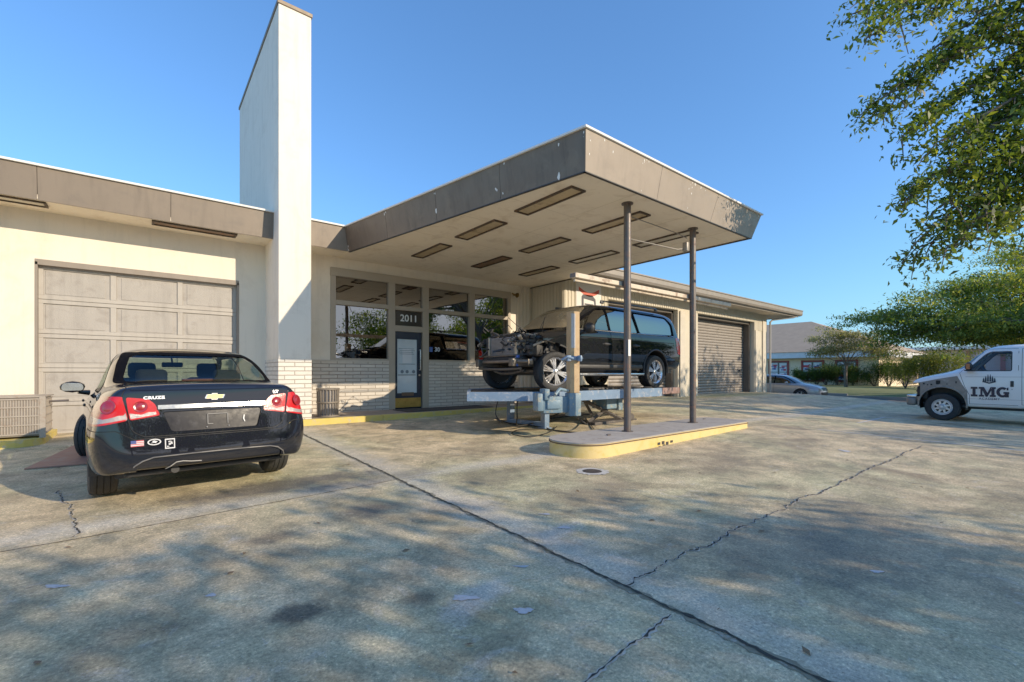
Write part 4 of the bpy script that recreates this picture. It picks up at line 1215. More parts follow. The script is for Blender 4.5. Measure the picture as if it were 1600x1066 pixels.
    mb.build('dashboard', BLACKP, root, 50)
    mb = MB(); mb.bbox(-.12, .12, .40, .43, 1.275, 1.345, .015); mb.cyl((0, .42, 1.33), (0, .50, 1.40), .012, 8); mb.build('rear_view_mirror', BLACKP, root)
    mb = MB(); mb.bbox(-.14, .14, -1.42, -1.36, 1.10, 1.135, .008); mb.build('brake_light', mat('dull_red_lens', (.14, .02, .02), .3), root)
    if not D: return
    # rear details on the true surface
    def bar(name, x0, x1, z0, z1, off, m, n=14, par=lid, th=.012, taper=None):
        mb = MB(); A = []; 
        for i in range(n + 1):
            x = x0 + (x1 - x0) * i / n
            for z in (z0, z1):
                p, nn = surf(x, z); A.append(p + nn * off)
        B_ = [p - Vector((0, -1, 0)) * th for p in A]
        k = len(A)
        f_ = [(2 * i, 2 * i + 2, 2 * i + 3, 2 * i + 1) for i in range(n)] + [(2 * i, 2 * i + 1 - 1 + k, 2 * i + 2 + k, 2 * i + 2) for i in range(n)] + [(2 * i + 1, 2 * i + 3, 2 * i + 3 + k, 2 * i + 1 + k) for i in range(n)]
        mb.mesh(A + B_, f_); return mb.build(name, m, par, 60)
    bar('chrome_strip', -.435, .435, .870, .905, .027, mat('dull_chrome', (.42, .43, .45), .2, 1., var=.15, bmp=0), n=44, th=.03)
    bar('lid_lip', -.62, .62, 1.04, 1.058, .008, paint, th=.01)
    def onrear(x, z, off=.004, roll=0):
        p, nn = surf(x, z); nn = nn.normalized()
        zax = nn; xax = Vector((1, 0, 0)) - zax * zax.x; xax.normalize(); yax = zax.cross(xax)
        M = Matrix((xax, yax, zax)).transposed().to_4x4(); M.translation = p + nn * off
        return M
    LET = mat('chrome_lettering', (.8, .8, .82), .25, .7, var=.03, bmp=0)
    text_mesh('badge_lettering', 'CRUZE', .036, LET, lid, onrear(-.46, .975, .007), .002, .0015, 1.1, 1.25)
    text_mesh('badge_lettering', 'LT', .038, LET, lid, onrear(.55, 1.0, .007), .002, .0015, 1.05, 1.2)
    mb = MB(); M = onrear(.0, .97, .008) @ Matrix.Scale(.72, 4)
    bt = [(-.105, -.012), (-.085, .030), (-.035, .030), (-.025, .045), (.035, .045), (.03, .026), (.115, .026), (.095, -.026), (.035, -.026), (.028, -.045), (-.038, -.045), (-.035, -.026), (-.105, -.026)]
    mb.prism([(x * 1.05, y) for x, y in bt], -.004, .006, 'z', M); em = mb.build('emblem_surround', CHROME, lid)
    mb = MB(); mb.prism([(x * .90, y * .80) for x, y in bt], .0062, .009, 'z', M); mb.build('emblem', GOLD, lid)
    mb = MB(); M = onrear(.02, .765, -.008)
    for a in ((-.085, -.079, -.05, .05), (.079, .085, -.05, .05), (-.085, .085, .044, .05), (-.085, -.04, -.05, -.044)): mb.box(a[0], a[1], a[2], a[3], 0, .004, M)
    for q in (-.09, .09): mb.lathe([(0, .006), (.006, .005), (.007, 0)], M @ Matrix.Translation((q, -.075, 0)), 8)
    mb.build('plate_bracket', mat('bracket_grey', (.14, .14, .15), .5), lid)
    mb = MB(); mb.prism([(.005, -.03), (.012, -.03), (.004, .0), (.010, .035), (.002, .038), (-.006, 0)], 0, .003, 'z', onrear(.24, .75, -.006)); mb.build('white_scratch', WHITEP, lid)
    # lamp bowls
    for s in (-1, 1):
        for (x, z, q, r_) in ((.765, .905, 1, .062), (.555, .90, 0, .05)):
            mb = MB(); M = onrear(s * x, z, .008)
            mb.lathe([(r_, 0), (r_ * .95, .004), (r_ * .7, .001), (r_ * .6, .005), (0, .003)], M, 22); mb.build('lamp_bowl', REDG, (TLO[0] if s < 0 else TLO[1]) if q else lid, 50)
    # stickers on the bumper
    mb = MB(); M = onrear(-.58, .585, .008) @ Matrix.Scale(.85, 4); fl = bp
    mb.m = 0; mb.box(-.052, .052, -.03, .03, 0, .001, M)
    mb.m = 1
    for k in range(4): mb.box(-.052, .052, -.03 + k * .0172, -.03 + k * .0172 + .0086, .0012, .0018, M)
    mb.m = 2; mb.box(-.052, -.008, -.002, .03, .002, .0024, M)
    mb.build('flag_sticker', [mat('sticker_white', (.7, .7, .72), .4), mat('sticker_red', (.55, .06, .07), .4), mat('sticker_blue', (.03, .05, .22), .4)], fl)
    SW = mat('sticker_white', (.7, .7, .72), .4)
    mb = MB(); M = onrear(-.465, .588, .008) @ Matrix.Scale(.85, 4)
    v = lambda rx, ry, n=24: [(rx * math.cos(i / n * 6.2832), ry * math.sin(i / n * 6.2832)) for i in range(n)]
    o1, o2 = v(.056, .032), v(.046, .024)
    for i in range(24):
        j = (i + 1) % 24; mb.poly([M @ Vector((*p, .001)) for p in (o1[i], o1[j], o2[j], o2[i])])
    mb.prism([(-.03, -.012), (-.01, .0), (-.018, .012), (.0, .016), (.028, .005), (.012, -.004), (.02, -.014), (-.004, -.006)], 0, .001, 'z', M)
    mb.build('oval_sticker', SW, fl)
    mb = MB(); M = onrear(-.355, .565, .008) @ Matrix.Scale(.85, 4)
    for a in ((-.042, .042, .042, .052), (-.042, .042, -.052, -.042), (-.042, -.034, -.042, .042), (.034, .042, -.042, .042)): mb.box(*a, 0, .001, M)
    pr = random.Random(2)
    for _ in range(9):
        x, y = pr.uniform(-.028, .012), pr.uniform(-.034, .02); mb.box(x, x + pr.uniform(.006, .02), y, y + pr.uniform(.006, .016), 0, .001, M)
    mb.build('square_sticker', SW, fl)
    # character crease above the valance, scratches, exhaust
    mb = MB(); pts = [surf(x, z)[0] + Vector((0, -.004, 0)) for x, z in ([(-.63, .335), (-.60, .39), (-.545, .43), (-.47, .455)] + [(-.47 + .94 * i / 12, .455 + .008 * math.sin(i / 12 * math.pi)) for i in range(1, 13)] + [(.545, .435), (.60, .39), (.62, .345)])]
    mb.tube(pts, .006, 6); mb.build('bumper_crease', mat('scuffed_edge', (.16, .15, .14), .4, .2, var=.4, scale=10), bp, 60)
    mb = MB(); pts = [surf(x, z)[0] + Vector((0, -.012, 0)) for x, z in [(-.38, .335), (-.35, .36), (-.31, .395), (-.26, .40), (-.20, .39), (-.12, .385)]]
    mb.tube(pts, .0035, 4); mb.build('bumper_tear', mat('pale_scrape', (.45, .42, .38), .7), bp)
    mb = MB(); mb.tube([(-.30, -1.5, .29), (-.30, -2.2, .305)],   .032, 14); mb.build('exhaust_pipe', BLACKP, root, 50)
    mb = MB(); mb.bbox(-.66, .66, -2.1, -1.7, .26, .31, .02); mb.build('under_tray', BLACKP, root)
    mb = MB(); mb.prism(rounded([(-.05, -.09), (.05, -.09), (.025, .06), (-.02, .06)], .02), 1.47, 1.50, 'z', Matrix.Translation((.02, -.45, -.01))); mb.build('roof_aerial', BLACKP, root, 50)
    for s in (-1, 1):
        for y in (.12, -.92):
            mb = MB(); mb.bbox(s * .905 - .012, s * .905 + .012, y - .1, y + .1, .855, .885, .01); mb.build('door_handle', paint, root, 50)

cgz = -.045
car = thing('sedan_car', 'black four door sedan seen from behind with red tail lamps', 'car', (.34, 7.47, cgz), R(4.8))
NAVY = carpaint('navy_black_paint', (.002, .003, .007), 0, .05, 1.55)
sedan(car, NAVY)
car2 = thing('silver_sedan', 'small silver sedan driving on the street beyond the shutters', 'car', (30.0, 11.25, gz(30, 11)), R(180))
sedan(car2, carpaint('silver_car_paint', (.36, .33, .31), .5, .1), False)
# ------------------------------------------------------------------ black wagon on the frame rack, front stripped
def utility(root, paint):
    def S(y, zb, w1, z1, w2, z2, w3, z3, w4, z4, w5, z5, top): return (y, w1 * .95, zb, [(w1, z1), (w2, z2), (w3, z3), (w4, z4), (w5, z5)], top)
    def roof(wb_, zb_, wm, zm, wr, zr, zc): return [(wb_, zb_), (wm, zm), (wr, zr), (wr * .6, zc - .008), (0, zc)]
    def deck(w, z, dz=.03): return [(w * .86, z + dz * .4), (w * .68, z + dz * .7), (w * .46, z + dz * .9), (w * .23, z + dz), (0, z + dz)]
    side = (.955, .42, 1.005, .62, 1.01, .88)
    def M_(y, zb=.33, sh=1.23, ws=.975, gl=None): return S(y, zb, *side, ws + .015, sh - .10, ws - .02, sh, gl)
    st = [S(-2.86, .52, .88, .54, .93, .70, .94, .92, .93, 1.08, .90, 1.24, roof(.87, 1.28, .80, 1.5, .69, 1.76, 1.80)),
          S(-2.80, .48, .92, .50, .965, .66, .975, .90, .965, 1.08, .93, 1.25, roof(.90, 1.29, .83, 1.52, .72, 1.84, 1.88)),
          S(-2.55, .42, .945, .46, 1.0, .64, 1.005, .89, .985, 1.08, .955, 1.25, roof(.925, 1.29, .85, 1.54, .75, 1.88, 1.925)),
          M_(-2.1, .38, 1.245, .975, roof(.93, 1.28, .86, 1.54, .76, 1.90, 1.945)), M_(-1.4, .36, 1.24, .975, roof(.93, 1.28, .865, 1.54, .765, 1.91, 1.955)),
          M_(-.5, .36, 1.24, .975, roof(.93, 1.275, .865, 1.54, .765, 1.915, 1.96)), M_(.2, .36, 1.235, .975, roof(.93, 1.27, .86, 1.54, .76, 1.90, 1.945)),
          M_(.62, .36, 1.23, .975, roof(.925, 1.265, .84, 1.50, .73, 1.80, 1.86)), M_(1.05, .36, 1.225, .975, roof(.915, 1.26, .80, 1.36, .68, 1.52, 1.56)),
          M_(1.42, .37, 1.22, .97, roof(.90, 1.25, .76, 1.28, .58, 1.3, 1.32)), M_(1.75, .38, 1.14, .965, deck(.93, 1.21, .05)),
          M_(2.2, .40, 1.08, .94, deck(.89, 1.09, .05)), S(2.62, .44, .78, .46, .84, .62, .84, .80, .82, .95, .78, 1.02, deck(.78, 1.03, .03))]
    bm = body_cage(st, rear_bulge=.05, front_bulge=.05, lvl=2)
    fa, ra, wr = 1.67, -1.67, .39
    for cy in (ra, fa):
        region(bm, flatarch(cy, wr + .04, .49) + [(cy - .45, .1), (cy + .45, .1)], 'x', 99, lambda c: abs(c.x) > .6)
    sg = lambda c: abs(c.x) > .55 and c.z > 1.21
    band = rounded([(-2.60, 1.295), (-2.66, 1.62), (-2.42, 1.80), (-.3, 1.845), (.30, 1.80), (.60, 1.66), (1.28, 1.295)], .06)
    g1 = rounded([(.02, 1.31), (.02, 1.79), (.30, 1.765), (.56, 1.62), (1.10, 1.31)], .04)
    g2 = rounded([(-.06, 1.31), (-.06, 1.80), (-.92, 1.795), (-1.03, 1.31)], .04)
    g3 = rounded([(-1.13, 1.31), (-1.05, 1.785), (-2.38, 1.755), (-2.55, 1.58), (-2.50, 1.33)], .06)
    region(bm, band, 'x', 3, sg)
    for g in (g1, g2, g3): region(bm, g, 'x', 4 if g is g1 else 6, sg)
    wo = rounded([(-.80, 1.315), (.80, 1.315), (.70, 1.72), (.64, 1.83), (-.64, 1.83), (-.70, 1.72)], .05)
    region(bm, wo, 'y', 5, lambda c: .35 < c.y < 1.6 and c.z > 1.28, only=(0,))
    rw = rounded([(-.76, 1.30), (.76, 1.30), (.66, 1.72), (-.66, 1.72)], .06)
    region(bm, rw, 'y', 10, lambda c: c.y < -2.6 and c.z > 1.26, only=(0,))
    # front stripped: everything ahead of the dash goes, a torn piece of the wing stays over the wheel
    region(bm, [(1.44, -.1), (1.44, .80), (1.62, .96), (2.02, 1.02), (2.02, 3), (4, 3), (4, -.1)], 'x', 99)
    region(bm, [(-.78, 1.46), (.78, 1.46), (.78, 3), (-.78, 3)], 'z', 99, lambda c: c.z > .9)
    region(bm, [(-.9, 1.46), (.9, 1.46), (.9, 3), (-.9, 3)], 'z', 99, lambda c: c.z < .9)
    lay = bm.faces.layers.int['tag']
    def seam(poly, axis, cond, w_=.008, only=(0,), inner=0):
        region(bm, poly, axis, 98, cond, only); region(bm, shrink(poly, w_), axis, inner, cond, only=(98,))
        for f in bm.faces:
            if f[lay] == 98: f[lay] = 2
    sd = lambda c: abs(c.x) > .55
    seam([(-.005, .44), (-.005, 1.88), (.34, 1.86), (.66, 1.68), (1.32, 1.26), (1.32, .95), (1.10, .44)], 'x', sd, inner=20)
    seam([(-.02, .44), (-.02, 1.88), (-1.0, 1.87), (-1.10, 1.26), (-1.16, 1.02), (-1.10, .86), (-1.02, .44)], 'x', sd, inner=21)
    # tail lamps and rear
    for s in (-1, 1):
        region(bm, [(-2.95, .80), (-2.66, .86), (-2.60, 1.02), (-2.62, 1.26), (-2.95, 1.3)], 'x', 12, lambda c, s=s: c.x * s > .78, only=(0, 2))
    tree0 = bvh_of(bm)
    body = extract(bm, (0,), 'body', paint, root)
    extract(bm, (2,), 'panel_gap', SEAMM, body, -.004, 'both')
    extract(bm, (20,), 'front_door', paint, root, side='both'); extract(bm, (21,), 'rear_door', paint, root, side='both')
    extract(bm, (3,), 'window_surround', mat('gloss_black_trim', (.004, .004, .005), .3), root)
    SG = glass('side_glass_pale', (.35, .40, .42), .16)
    PG = glass('privacy_glass', (.04, .05, .07), .22)
    region(bm, [(-1.08, 1.2), (-1.08, 2), (-3, 2), (-3, 1.2)], 'x', 9, sg, only=(6,))
    extract(bm, (4,), 'side_window', SG, root, -.006, 'both'); extract(bm, (6,), 'side_window', PG, root, -.006, 'both'); extract(bm, (9,), 'quarter_window', PG, root, -.006, 'both'); extract(bm, (10,), 'rear_window', PG, root, -.006)
    extract(bm, (5,), 'windscreen', mat('tan_glare_windscreen', (.15, .12, .075), .18, var=.22, scale=2.5, bmp=0, coat=.8, dirt=(.38, .31, .2), dirt_amt=.6), root, -.004)  # tan base colour paints in the glare reflected off the glass
    extract(bm, (12,), 'tail_lamp', REDL, root, .008, 'both')
    # trims along the side: window chrome, belt crease shadow, cladding and running board
    for s in (-1, 1):
        mb = MB(); pts = []
        for i in range(28):
            y = 1.18 - (1.18 + 2.55) * i / 27; h = tree0.ray_cast(Vector((s * 3, y, 1.295)), Vector((-s, 0, 0)))
            if h[0]: pts.append(h[0] + Vector((s * .004, 0, 0)))
        if len(pts) > 3: mb.tube(pts, .011, 5); mb.build('window_trim', CHROME, root, 60)
        mb = MB(); pts = []
        for i in range(24):
            y = 1.2 - (1.2 + 2.5) * i / 23; h = tree0.ray_cast(Vector((s * 3, y, 1.12)), Vector((-s, 0, 0)))
            if h[0]: pts.append(h[0] + Vector((s * .001, 0, 0)))
        if len(pts) > 3: mb.tube(pts, .007, 5); mb.build('side_crease', SEAMM, body, 60)
        mb = MB(); mb.bbox(min(s * .90, s * 1.06), max(s * .90, s * 1.06), -1.12, 1.12, .31, .36, .018); ro = mb.build('running_board', mat('running_board', (.12, .13, .15), .4, .4), root, 50)
        mb = MB(); mb.bbox(min(s * 1.045, s * 1.075), max(s * 1.045, s * 1.075), -1.1, 1.1, .325, .365, .01); mb.build('running_board_trim', CHROME, ro, 50)
        mb = MB(); mb.bbox(min(s * .99, s * 1.025), max(s * .99, s * 1.025), -1.10, 1.10, .47, .55, .012); mb.build('door_moulding', BLACKP, root, 50)
        for y in (.16, -.88):
            mb = MB(); mb.blob((s * .995, y + .02, 1.0), (.03, .12, .035)); mb.bbox(min(s * .99, s * 1.035), max(s * .99, s * 1.035), y - .11, y + .11, .985, 1.015, .012); mb.build('door_handle', BLACKP, root, 50)
        mb = MB(); mb.bbox(min(s * .70, s * .735), max(s * .70, s * .735), -2.1, .05, 1.975, 2.01, .012)
        for y in (-2.08, -1.0, .0): mb.bbox(min(s * .69, s * .74), max(s * .69, s * .74), y - .05, y + .05, 1.93, 1.985, .012)
        mb.build('roof_rail', mat('black_roof_rail', (.05, .05, .055), .4, .3), root, 50)
        mb = MB(); mb.blob((s * 1.16, .93, 1.30), (.14, .085, .115)); mb.tube([(s * .93, .98, 1.20), (s * 1.05, .95, 1.24)], [.05, .04], 8)
        mo = mb.build('door_mirror', BLACKP, root, 60)
        mb = MB(); mb.bbox(s * 1.16 - .09, s * 1.16 + .09, .845, .85, 1.23, 1.37, .01) if False else mb.box(s * 1.16 - .09, s * 1.16 + .09, .845, .852, 1.23, 1.37)
        mb.build('mirror_glass', mat('mirror_silver', (.8, .85, .9), .03, 1, bmp=0), mo)
    # arch flares
    for s in (-1, 1):
        for cy in ((ra, fa) if True else ()):
            mb = MB(); n = 20
            if cy == fa: a0, a1 = 96, 188
            else: a0, a1 = -6, 188
            pts = [(s * (1.0 if abs(0) < 1 else 1), cy + .50 * math.cos(R(a0 + (a1 - a0) * i / n)), wr + .04 + .50 * math.sin(R(a0 + (a1 - a0) * i / n))) for i in range(n + 1)]
            mb.tube(pts, .022, 6); mb.build('arch_trim', BLACKP, body, 60)
    ln = MB()
    for s in (-1, 1): arch_liner(ln, ra, wr + .04, .485, s, .55, .98)
    ln.box(-.9, .9, -2.5, 1.4, .36, .42); ln.box(-.92, .92, 1.38, 1.42, .42, 1.2); ln.box(-.85, .85, -2.78, -2.4, .5, .6)
    ln.build('under_body', BLACKP, root, 50)
    RIM = mat('bright_alloy', (.75, .75, .77), .22, .9, var=.05, bmp=0)
    for cy, stv in ((ra, 0), (fa, -.30)):
        for s in (-1, 1): wheel(root, (s * .87, cy, .40), .40, .285, s, .278, 6, stv, RIM)
    # cabin
    mb = MB()
    for y in (.0, -1.0):
        for x in (-.42, .42): mb = MB(); mb.bbox(x - .26, x + .26, y - .12, y + .06, .9, 1.5, .06); mb.bbox(x - .13, x + .13, y - .1, y + .02, 1.5, 1.72, .05); mb.build('seat', mat('tan_seat', (.25, .22, .19), .8), root, 50)
    mb = MB(); mb.bbox(-.85, .85, .75, 1.36, .8, 1.18, .06); mb.lathe([(.18, -.015), (.195, 0), (.18, .015)], Matrix.Translation((-.42, .62, 1.22)) @ Matrix.Rotation(R(70), 4, 'X'), 20); mb.build('dashboard', BLACKP, root, 50)
    # ---- exposed front
    RAD = mat('radiator_fins', (.28, .28, .30), .45, .6, var=.25, scale=10, bmp=.9, bscale=160)
    ALU = mat('dull_aluminium', (.40, .36, .30), .4, .6, var=.3, scale=9, dirt=(.10, .08, .06), dirt_amt=.7)
    GRM = mat('greasy_metal', (.09, .08, .07), .45, .5, var=.5, scale=9, dirt=(.22, .15, .09), dirt_amt=.6)
    PLB = mat('blue_plastic', (.02, .07, .30), .4)
    mb = MB(); mb.bbox(-.40, .42, 2.36, 2.40, .72, 1.10, .01); rad = mb.build('radiator', RAD, root)
    mb = MB(); mb.bbox(-.50, -.405, 2.33, 2.42, .70, 1.12, .012); mb.bbox(.425, .49, 2.33, 2.42, .70, 1.12, .012); mb.build('radiator_tank', ALU, rad)
    mb = MB()
    for k in range(13): mb.box(-.40, .42, 2.401, 2.404, .755 + k * .026, .765 + k * .026)
    mb.tube([(-.06, 2.41, 1.18), (-.03, 2.43, 1.05), (-.07, 2.42, .95), (-.02, 2.43, .86), (-.04, 2.43, .78)], .008, 6)
    mb.build('radiator_fin', GRM, rad)
    mb = MB()
    mb.bbox(-.62, -.525, 2.26, 2.40, .62, 1.12, .03); mb.bbox(.50, .60, 2.26, 2.40, .62, 1.12, .03)
    mb.tube([(-.60, 2.30, 1.13), (-.4, 2.36, 1.155), (0, 2.39, 1.15), (.4, 2.36, 1.155), (.62, 2.25, 1.13)], .026, 8)
    mb.bbox(-.64, .64, 2.28, 2.42, .62, .70, .02)
    sup = mb.build('radiator_support', BLACKP, root, 50)
    mb = MB(); pts = [(-.80, 2.40, .60), (-.68, 2.50, .60), (-.4, 2.55, .60), (0, 2.57, .60), (.4, 2.55, .60), (.68, 2.50, .60), (.80, 2.40, .60)]
    mb.tube(pts, .036, 8); mb.build('bumper_beam', mat('brown_steel', (.17, .13, .10), .5, .5, var=.4, scale=8, dirt=(.30, .24, .18), dirt_amt=.6), root, 50)
    mb = MB(); mb.tube([(-.62, 2.45, .73), (-.6, 2.56, .72), (0, 2.60, .71), (.6, 2.56, .72), (.62, 2.45, .73)], .018, 8)
    mb.tube([(-.7, 2.50, .46), (-.3, 2.54, .44), (.3, 2.54, .45), (.72, 2.48, .47)], .032, 8); mb.build('crash_bar', GRM, root, 50)
    mb = MB()
    for s in (-1, 1):
        mb.bbox(min(s * .50, s * .63), max(s * .50, s * .63), 1.2, 2.52, .50, .66, .015)
        mb.tube([(s * .74, 1.4, 1.08), (s * .76, 1.8, 1.06), (s * .73, 2.2, 1.02), (s * .64, 2.36, .98)], [.05, .05, .04, .035], 8)
        mb.tube([(s * .62, 1.67, .38), (s * .58, 1.66, .9)], .05, 10); mb.tube([(s * .60, 1.5, .42), (s * .84, 1.67, .38), (s * .60, 1.9, .42)], .03, 8)
    mb.bbox(-.5, .5, 1.62, 1.74, .34, .46, .03); mb.tube([(-.5, 2.1, .42), (-.2, 2.15, .36), (.2, 2.15, .36), (.5, 2.1, .42)], .035, 8)
    mb.build('chassis_rail', GRM, root, 50)
    # engine bay clutter: housings, hoses, looms
    pr = random.Random(9)
    mb = MB()
    mb.bbox(-.38, .38, 1.5, 2.2, .6, 1.06, .06); mb.bbox(-.28, .28, 1.55, 2.15, 1.06, 1.14, .03)
    mb.bbox(-.86, -.64, 1.46, 1.75, .80, 1.12, .04); mb.bbox(.60, .86, 1.5, 1.95, .80, 1.12, .04)
    mb.bbox(-.80, -.62, 1.86, 2.2, .70, .98, .05); mb.blob((-.74, 2.12, 1.02), (.09, .12, .08), noise=.2); mb.blob((-.74, 1.85, 1.08), (.12, .16, .07), noise=.2); mb.blob((.72, 2.15, 1.02), (.1, .14, .09), noise=.2)
    for _ in range(26):
        c = (pr.choice((-1, -1, 1)) * pr.uniform(.60, .84), pr.uniform(1.5, 2.4), pr.uniform(.62, 1.12)); q = pr.uniform(.03, .08)
        if pr.random() < .5: mb.bbox(c[0] - q, c[0] + q, c[1] - q, c[1] + q, c[2] - q * .7, c[2] + q * .7, .01)
        else: mb.blob(c, (q, q * 1.2, q), noise=.25)
    eng = mb.build('engine_bay', BLACKP, root, 45)
    mb = MB()
    for _ in range(44):
        x = pr.choice((-1, 1)) * pr.uniform(.1, .86); p = Vector((x, pr.uniform(1.5, 2.42), pr.uniform(.75, 1.18))); pts = [p]
        for k in range(5):
            p = p + Vector((pr.gauss(0, .09), pr.gauss(.0, .12), pr.gauss(0, .06))); p.z = min(max(p.z, .5), 1.3); p.y = min(p.y, 2.46); p.x = max(-.92, min(.92, p.x)); pts.append(p.copy())
        mb.tube(pts, pr.choice((.006, .009, .014, .022)), 6)
    mb.tube([(-.35, 2.3, 1.24), (-.30, 2.36, 1.33), (-.2, 2.38, 1.27), (-.1, 2.36, 1.24)], .008, 6); mb.tube([(.45, 2.3, 1.25), (.50, 2.38, 1.34), (.58, 2.35, 1.28), (.54, 2.3, 1.22)], .01, 6)
    mb.tube([(.15, 1.45, 1.26), (.2, 1.75, 1.42), (.22, 1.95, 1.56), (.12, 2.05, 1.48)], .008, 6)
    mb.build('wiring_loom', mat('loose_wire', (.02, .02, .022), .5, var=.5), eng, 60)
    mb = MB()
    for _ in range(22):
        c = Vector((pr.choice((-1, 1, -1)) * pr.uniform(.45, .88), pr.uniform(1.7, 2.5), pr.uniform(.52, 1.1)));  q = pr.uniform(.012, .035)
        Mx = Matrix.Translation(c) @ Matrix.Rotation(pr.uniform(0, 3), 4, (pr.random(), pr.random(), 1)); mb.bbox(-q, q, -q * 2, q * 2, -q * .6, q * .6, .004, Mx)
    mb.tube([(-.86, 2.2, .9), (-.9, 2.0, .98), (-.84, 1.8, 1.02), (-.86, 1.62, .98)], .022, 8); mb.tube([(-.84, 1.52, .84), (-.72, 1.95, 1.10), (-.66, 2.2, 1.14)], .02, 8)
    mb.each('bracket', ALU, eng, 45)
    mb = MB(); mb.bbox(-.66, -.60, 2.36, 2.42, .66, .72, .015); mb.bbox(-.64, -.61, 2.38, 2.42, .50, .55, .01); mb.build('blue_cap', PLB, eng, 50)
    # torn liner of the near wing
    mb = MB()
    for s in (-1, 1):
        n = 12
        v = []
        for i in range(n + 1):
            a = R(60 + 125 * i / n); rr = .47 + .015 * math.sin(i * 2.1)
            for x in (.58, .80): v.append((s * x, fa + rr * math.cos(a), wr + .06 + rr * math.sin(a)))
        mb.mesh(v, [[2 * i, 2 * i + 1, 2 * i + 3, 2 * i + 2] for i in range(n)])
    mb.build('wheel_arch_liner', BLACKP, root, 50)
    # cowl and raised wipers
    mb = MB(); mb.bbox(-.82, .82, 1.36, 1.56, 1.18, 1.235, .02); mb.tube([(-.55, 1.5, 1.25), (-.30, 1.46, 1.27), (.25, 1.28, 1.36)], .010, 6); mb.tube([(-.38, 1.52, 1.25), (-.52, 1.60, 1.44), (-.58, 1.62, 1.52)], .009, 6)
    mb.tube([(-.60, 1.60, 1.55), (-.50, 1.62, 1.40), (-.45, 1.64, 1.30)], .006, 6)
    mb.build('cowl', BLACKP, root, 50)

suv = thing('wagon_car', 'black utility wagon on the blue frame rack with its front end stripped', 'car', (8.02, 7.43, .775), R(90))
utility(suv, carpaint('black_wagon_paint', (.002, .003, .005), 0, .03, 1.5))

for o in bpy.data.objects:
    if o.parent == suv and o.name.split('.')[0] in ('radiator', 'radiator_support', 'bumper_beam', 'crash_bar'): o.location.y -= .13

# ---- frame rack
fr_ = thing('frame_rack', 'worn blue collision repair frame rack raised on legs carrying the wagon', 'frame rack', (7.2, 7.4, 0))
BLU = mat('worn_blue_paint', (.15, .24, .38), .5, .1, var=.3, scale=4, dirt=(.40, .42, .45), dirt_amt=.9, bmp=.3, bscale=30)
BLU2 = mat('grimy_blue_paint', (.13, .22, .30), .55, .1, var=.35, scale=5, dirt=(.45, .40, .25), dirt_amt=.9, bmp=.3, bscale=30)
TOPM = mat('grimy_deck', (.07, .06, .055), .7, .2, var=.5, scale=4, dirt=(.22, .19, .16), dirt_amt=.8)
def floc2(o): o.location = (-7.2, -7.4, 0); return o
mb = MB()
mb.prism([(6.05, 6.27), (10.3, 6.27), (10.3, 6.95), (6.2, 6.95), (6.2, 7.9), (10.3, 7.9), (10.3, 8.58), (5.75, 8.58), (4.8, 7.18)], .72, .775); floc2(mb.build('deck', TOPM, fr_))
mb = MB()
def beam_(a, b_, z0=.60, z1=.79, w_=.06):
    a = Vector(a); b_ = Vector(b_); d = (b_ - a).normalized(); n_ = Vector((-d.y, d.x)) * w_
    mb.prism([tuple(a), tuple(b_), tuple(b_ + n_), tuple(a + n_)], z0, z1)
beam_((6.02, 6.20), (9.6, 6.20)); beam_((4.70, 7.16), (6.015, 6.20), .62); beam_((5.72, 8.64), (4.72, 7.20), .64); beam_((9.6, 8.66), (5.73, 8.66))
beam_((6.25, 6.95), (9.5, 6.95), .60, .72); beam_((6.25, 7.85), (9.5, 7.85), .60, .72)
mb.each('side_beam', BLU, fr_, fix=floc2)
mb = MB(); mb.bbox(9.61, 10.35, 6.19, 6.25, .64, .79, .012); mb.bbox(10.30, 10.36, 6.25, 8.6, .66, .77, .01); floc2(mb.build('rusty_ramp_end', mat('red_rust_paint', (.24, .14, .12), .7, .1, var=.4, scale=5, dirt=(.4, .38, .36), dirt_amt=.6), fr_))
for x, y in ((6.52, 6.98), (6.62, 8.25)):
    z = gz(x, y); mb = MB(); mb.bbox(x - .065, x + .065, y - .065, y + .065, z, .60, .008); mb.bbox(x - .1, x + .1, y - .1, y + .1, z, z + .02, .003); floc2(mb.build('leg', BLU, fr_, 40))
mb = MB(); mb.bbox(6.51, 6.63, 7.05, 8.18, gz(6.4, 7.5) + .02, gz(6.4, 7.5) + .11, .01); floc2(mb.build('foot_rail', BLU, fr_))
# lift arms and hydraulic box under the rear half
mb = MB()
mb.bbox(8.0, 8.5, 6.55, 7.0, .34, .62, .02); mb.bbox(8.35, 8.5, 6.5, 7.05, .30, .66, .02); floc2(mb.build('hydraulic_box', BLU2, fr_))
for a, b_ in (((7.25, 6.7, .62), (8.7, 6.7, .06)), ((7.1, 8.2, .62), (8.9, 8.2, .06)), ((8.9, 6.75, .60), (7.6, 6.75, .06)), ((7.6, 6.9, .58), (7.9, 6.9, .20))):
    mb = MB(); mb.tube([a, b_], .045, 4); floc2(mb.build('lift_arm', TOPM, fr_))
mb = MB(); mb.bbox(7.6, 9.1, 6.55, 7.0, .0, .07, .012); mb.bbox(7.7, 9.1, 8.0, 8.4, .0, .08, .012); mb.lathe([(.0, -.05), (.10, -.05), (.10, .05), (0, .05)], Matrix.Translation((8.9, 6.6, .10)), 16, axis='y'); mb.each('lift_base', TOPM, fr_, fix=floc2)
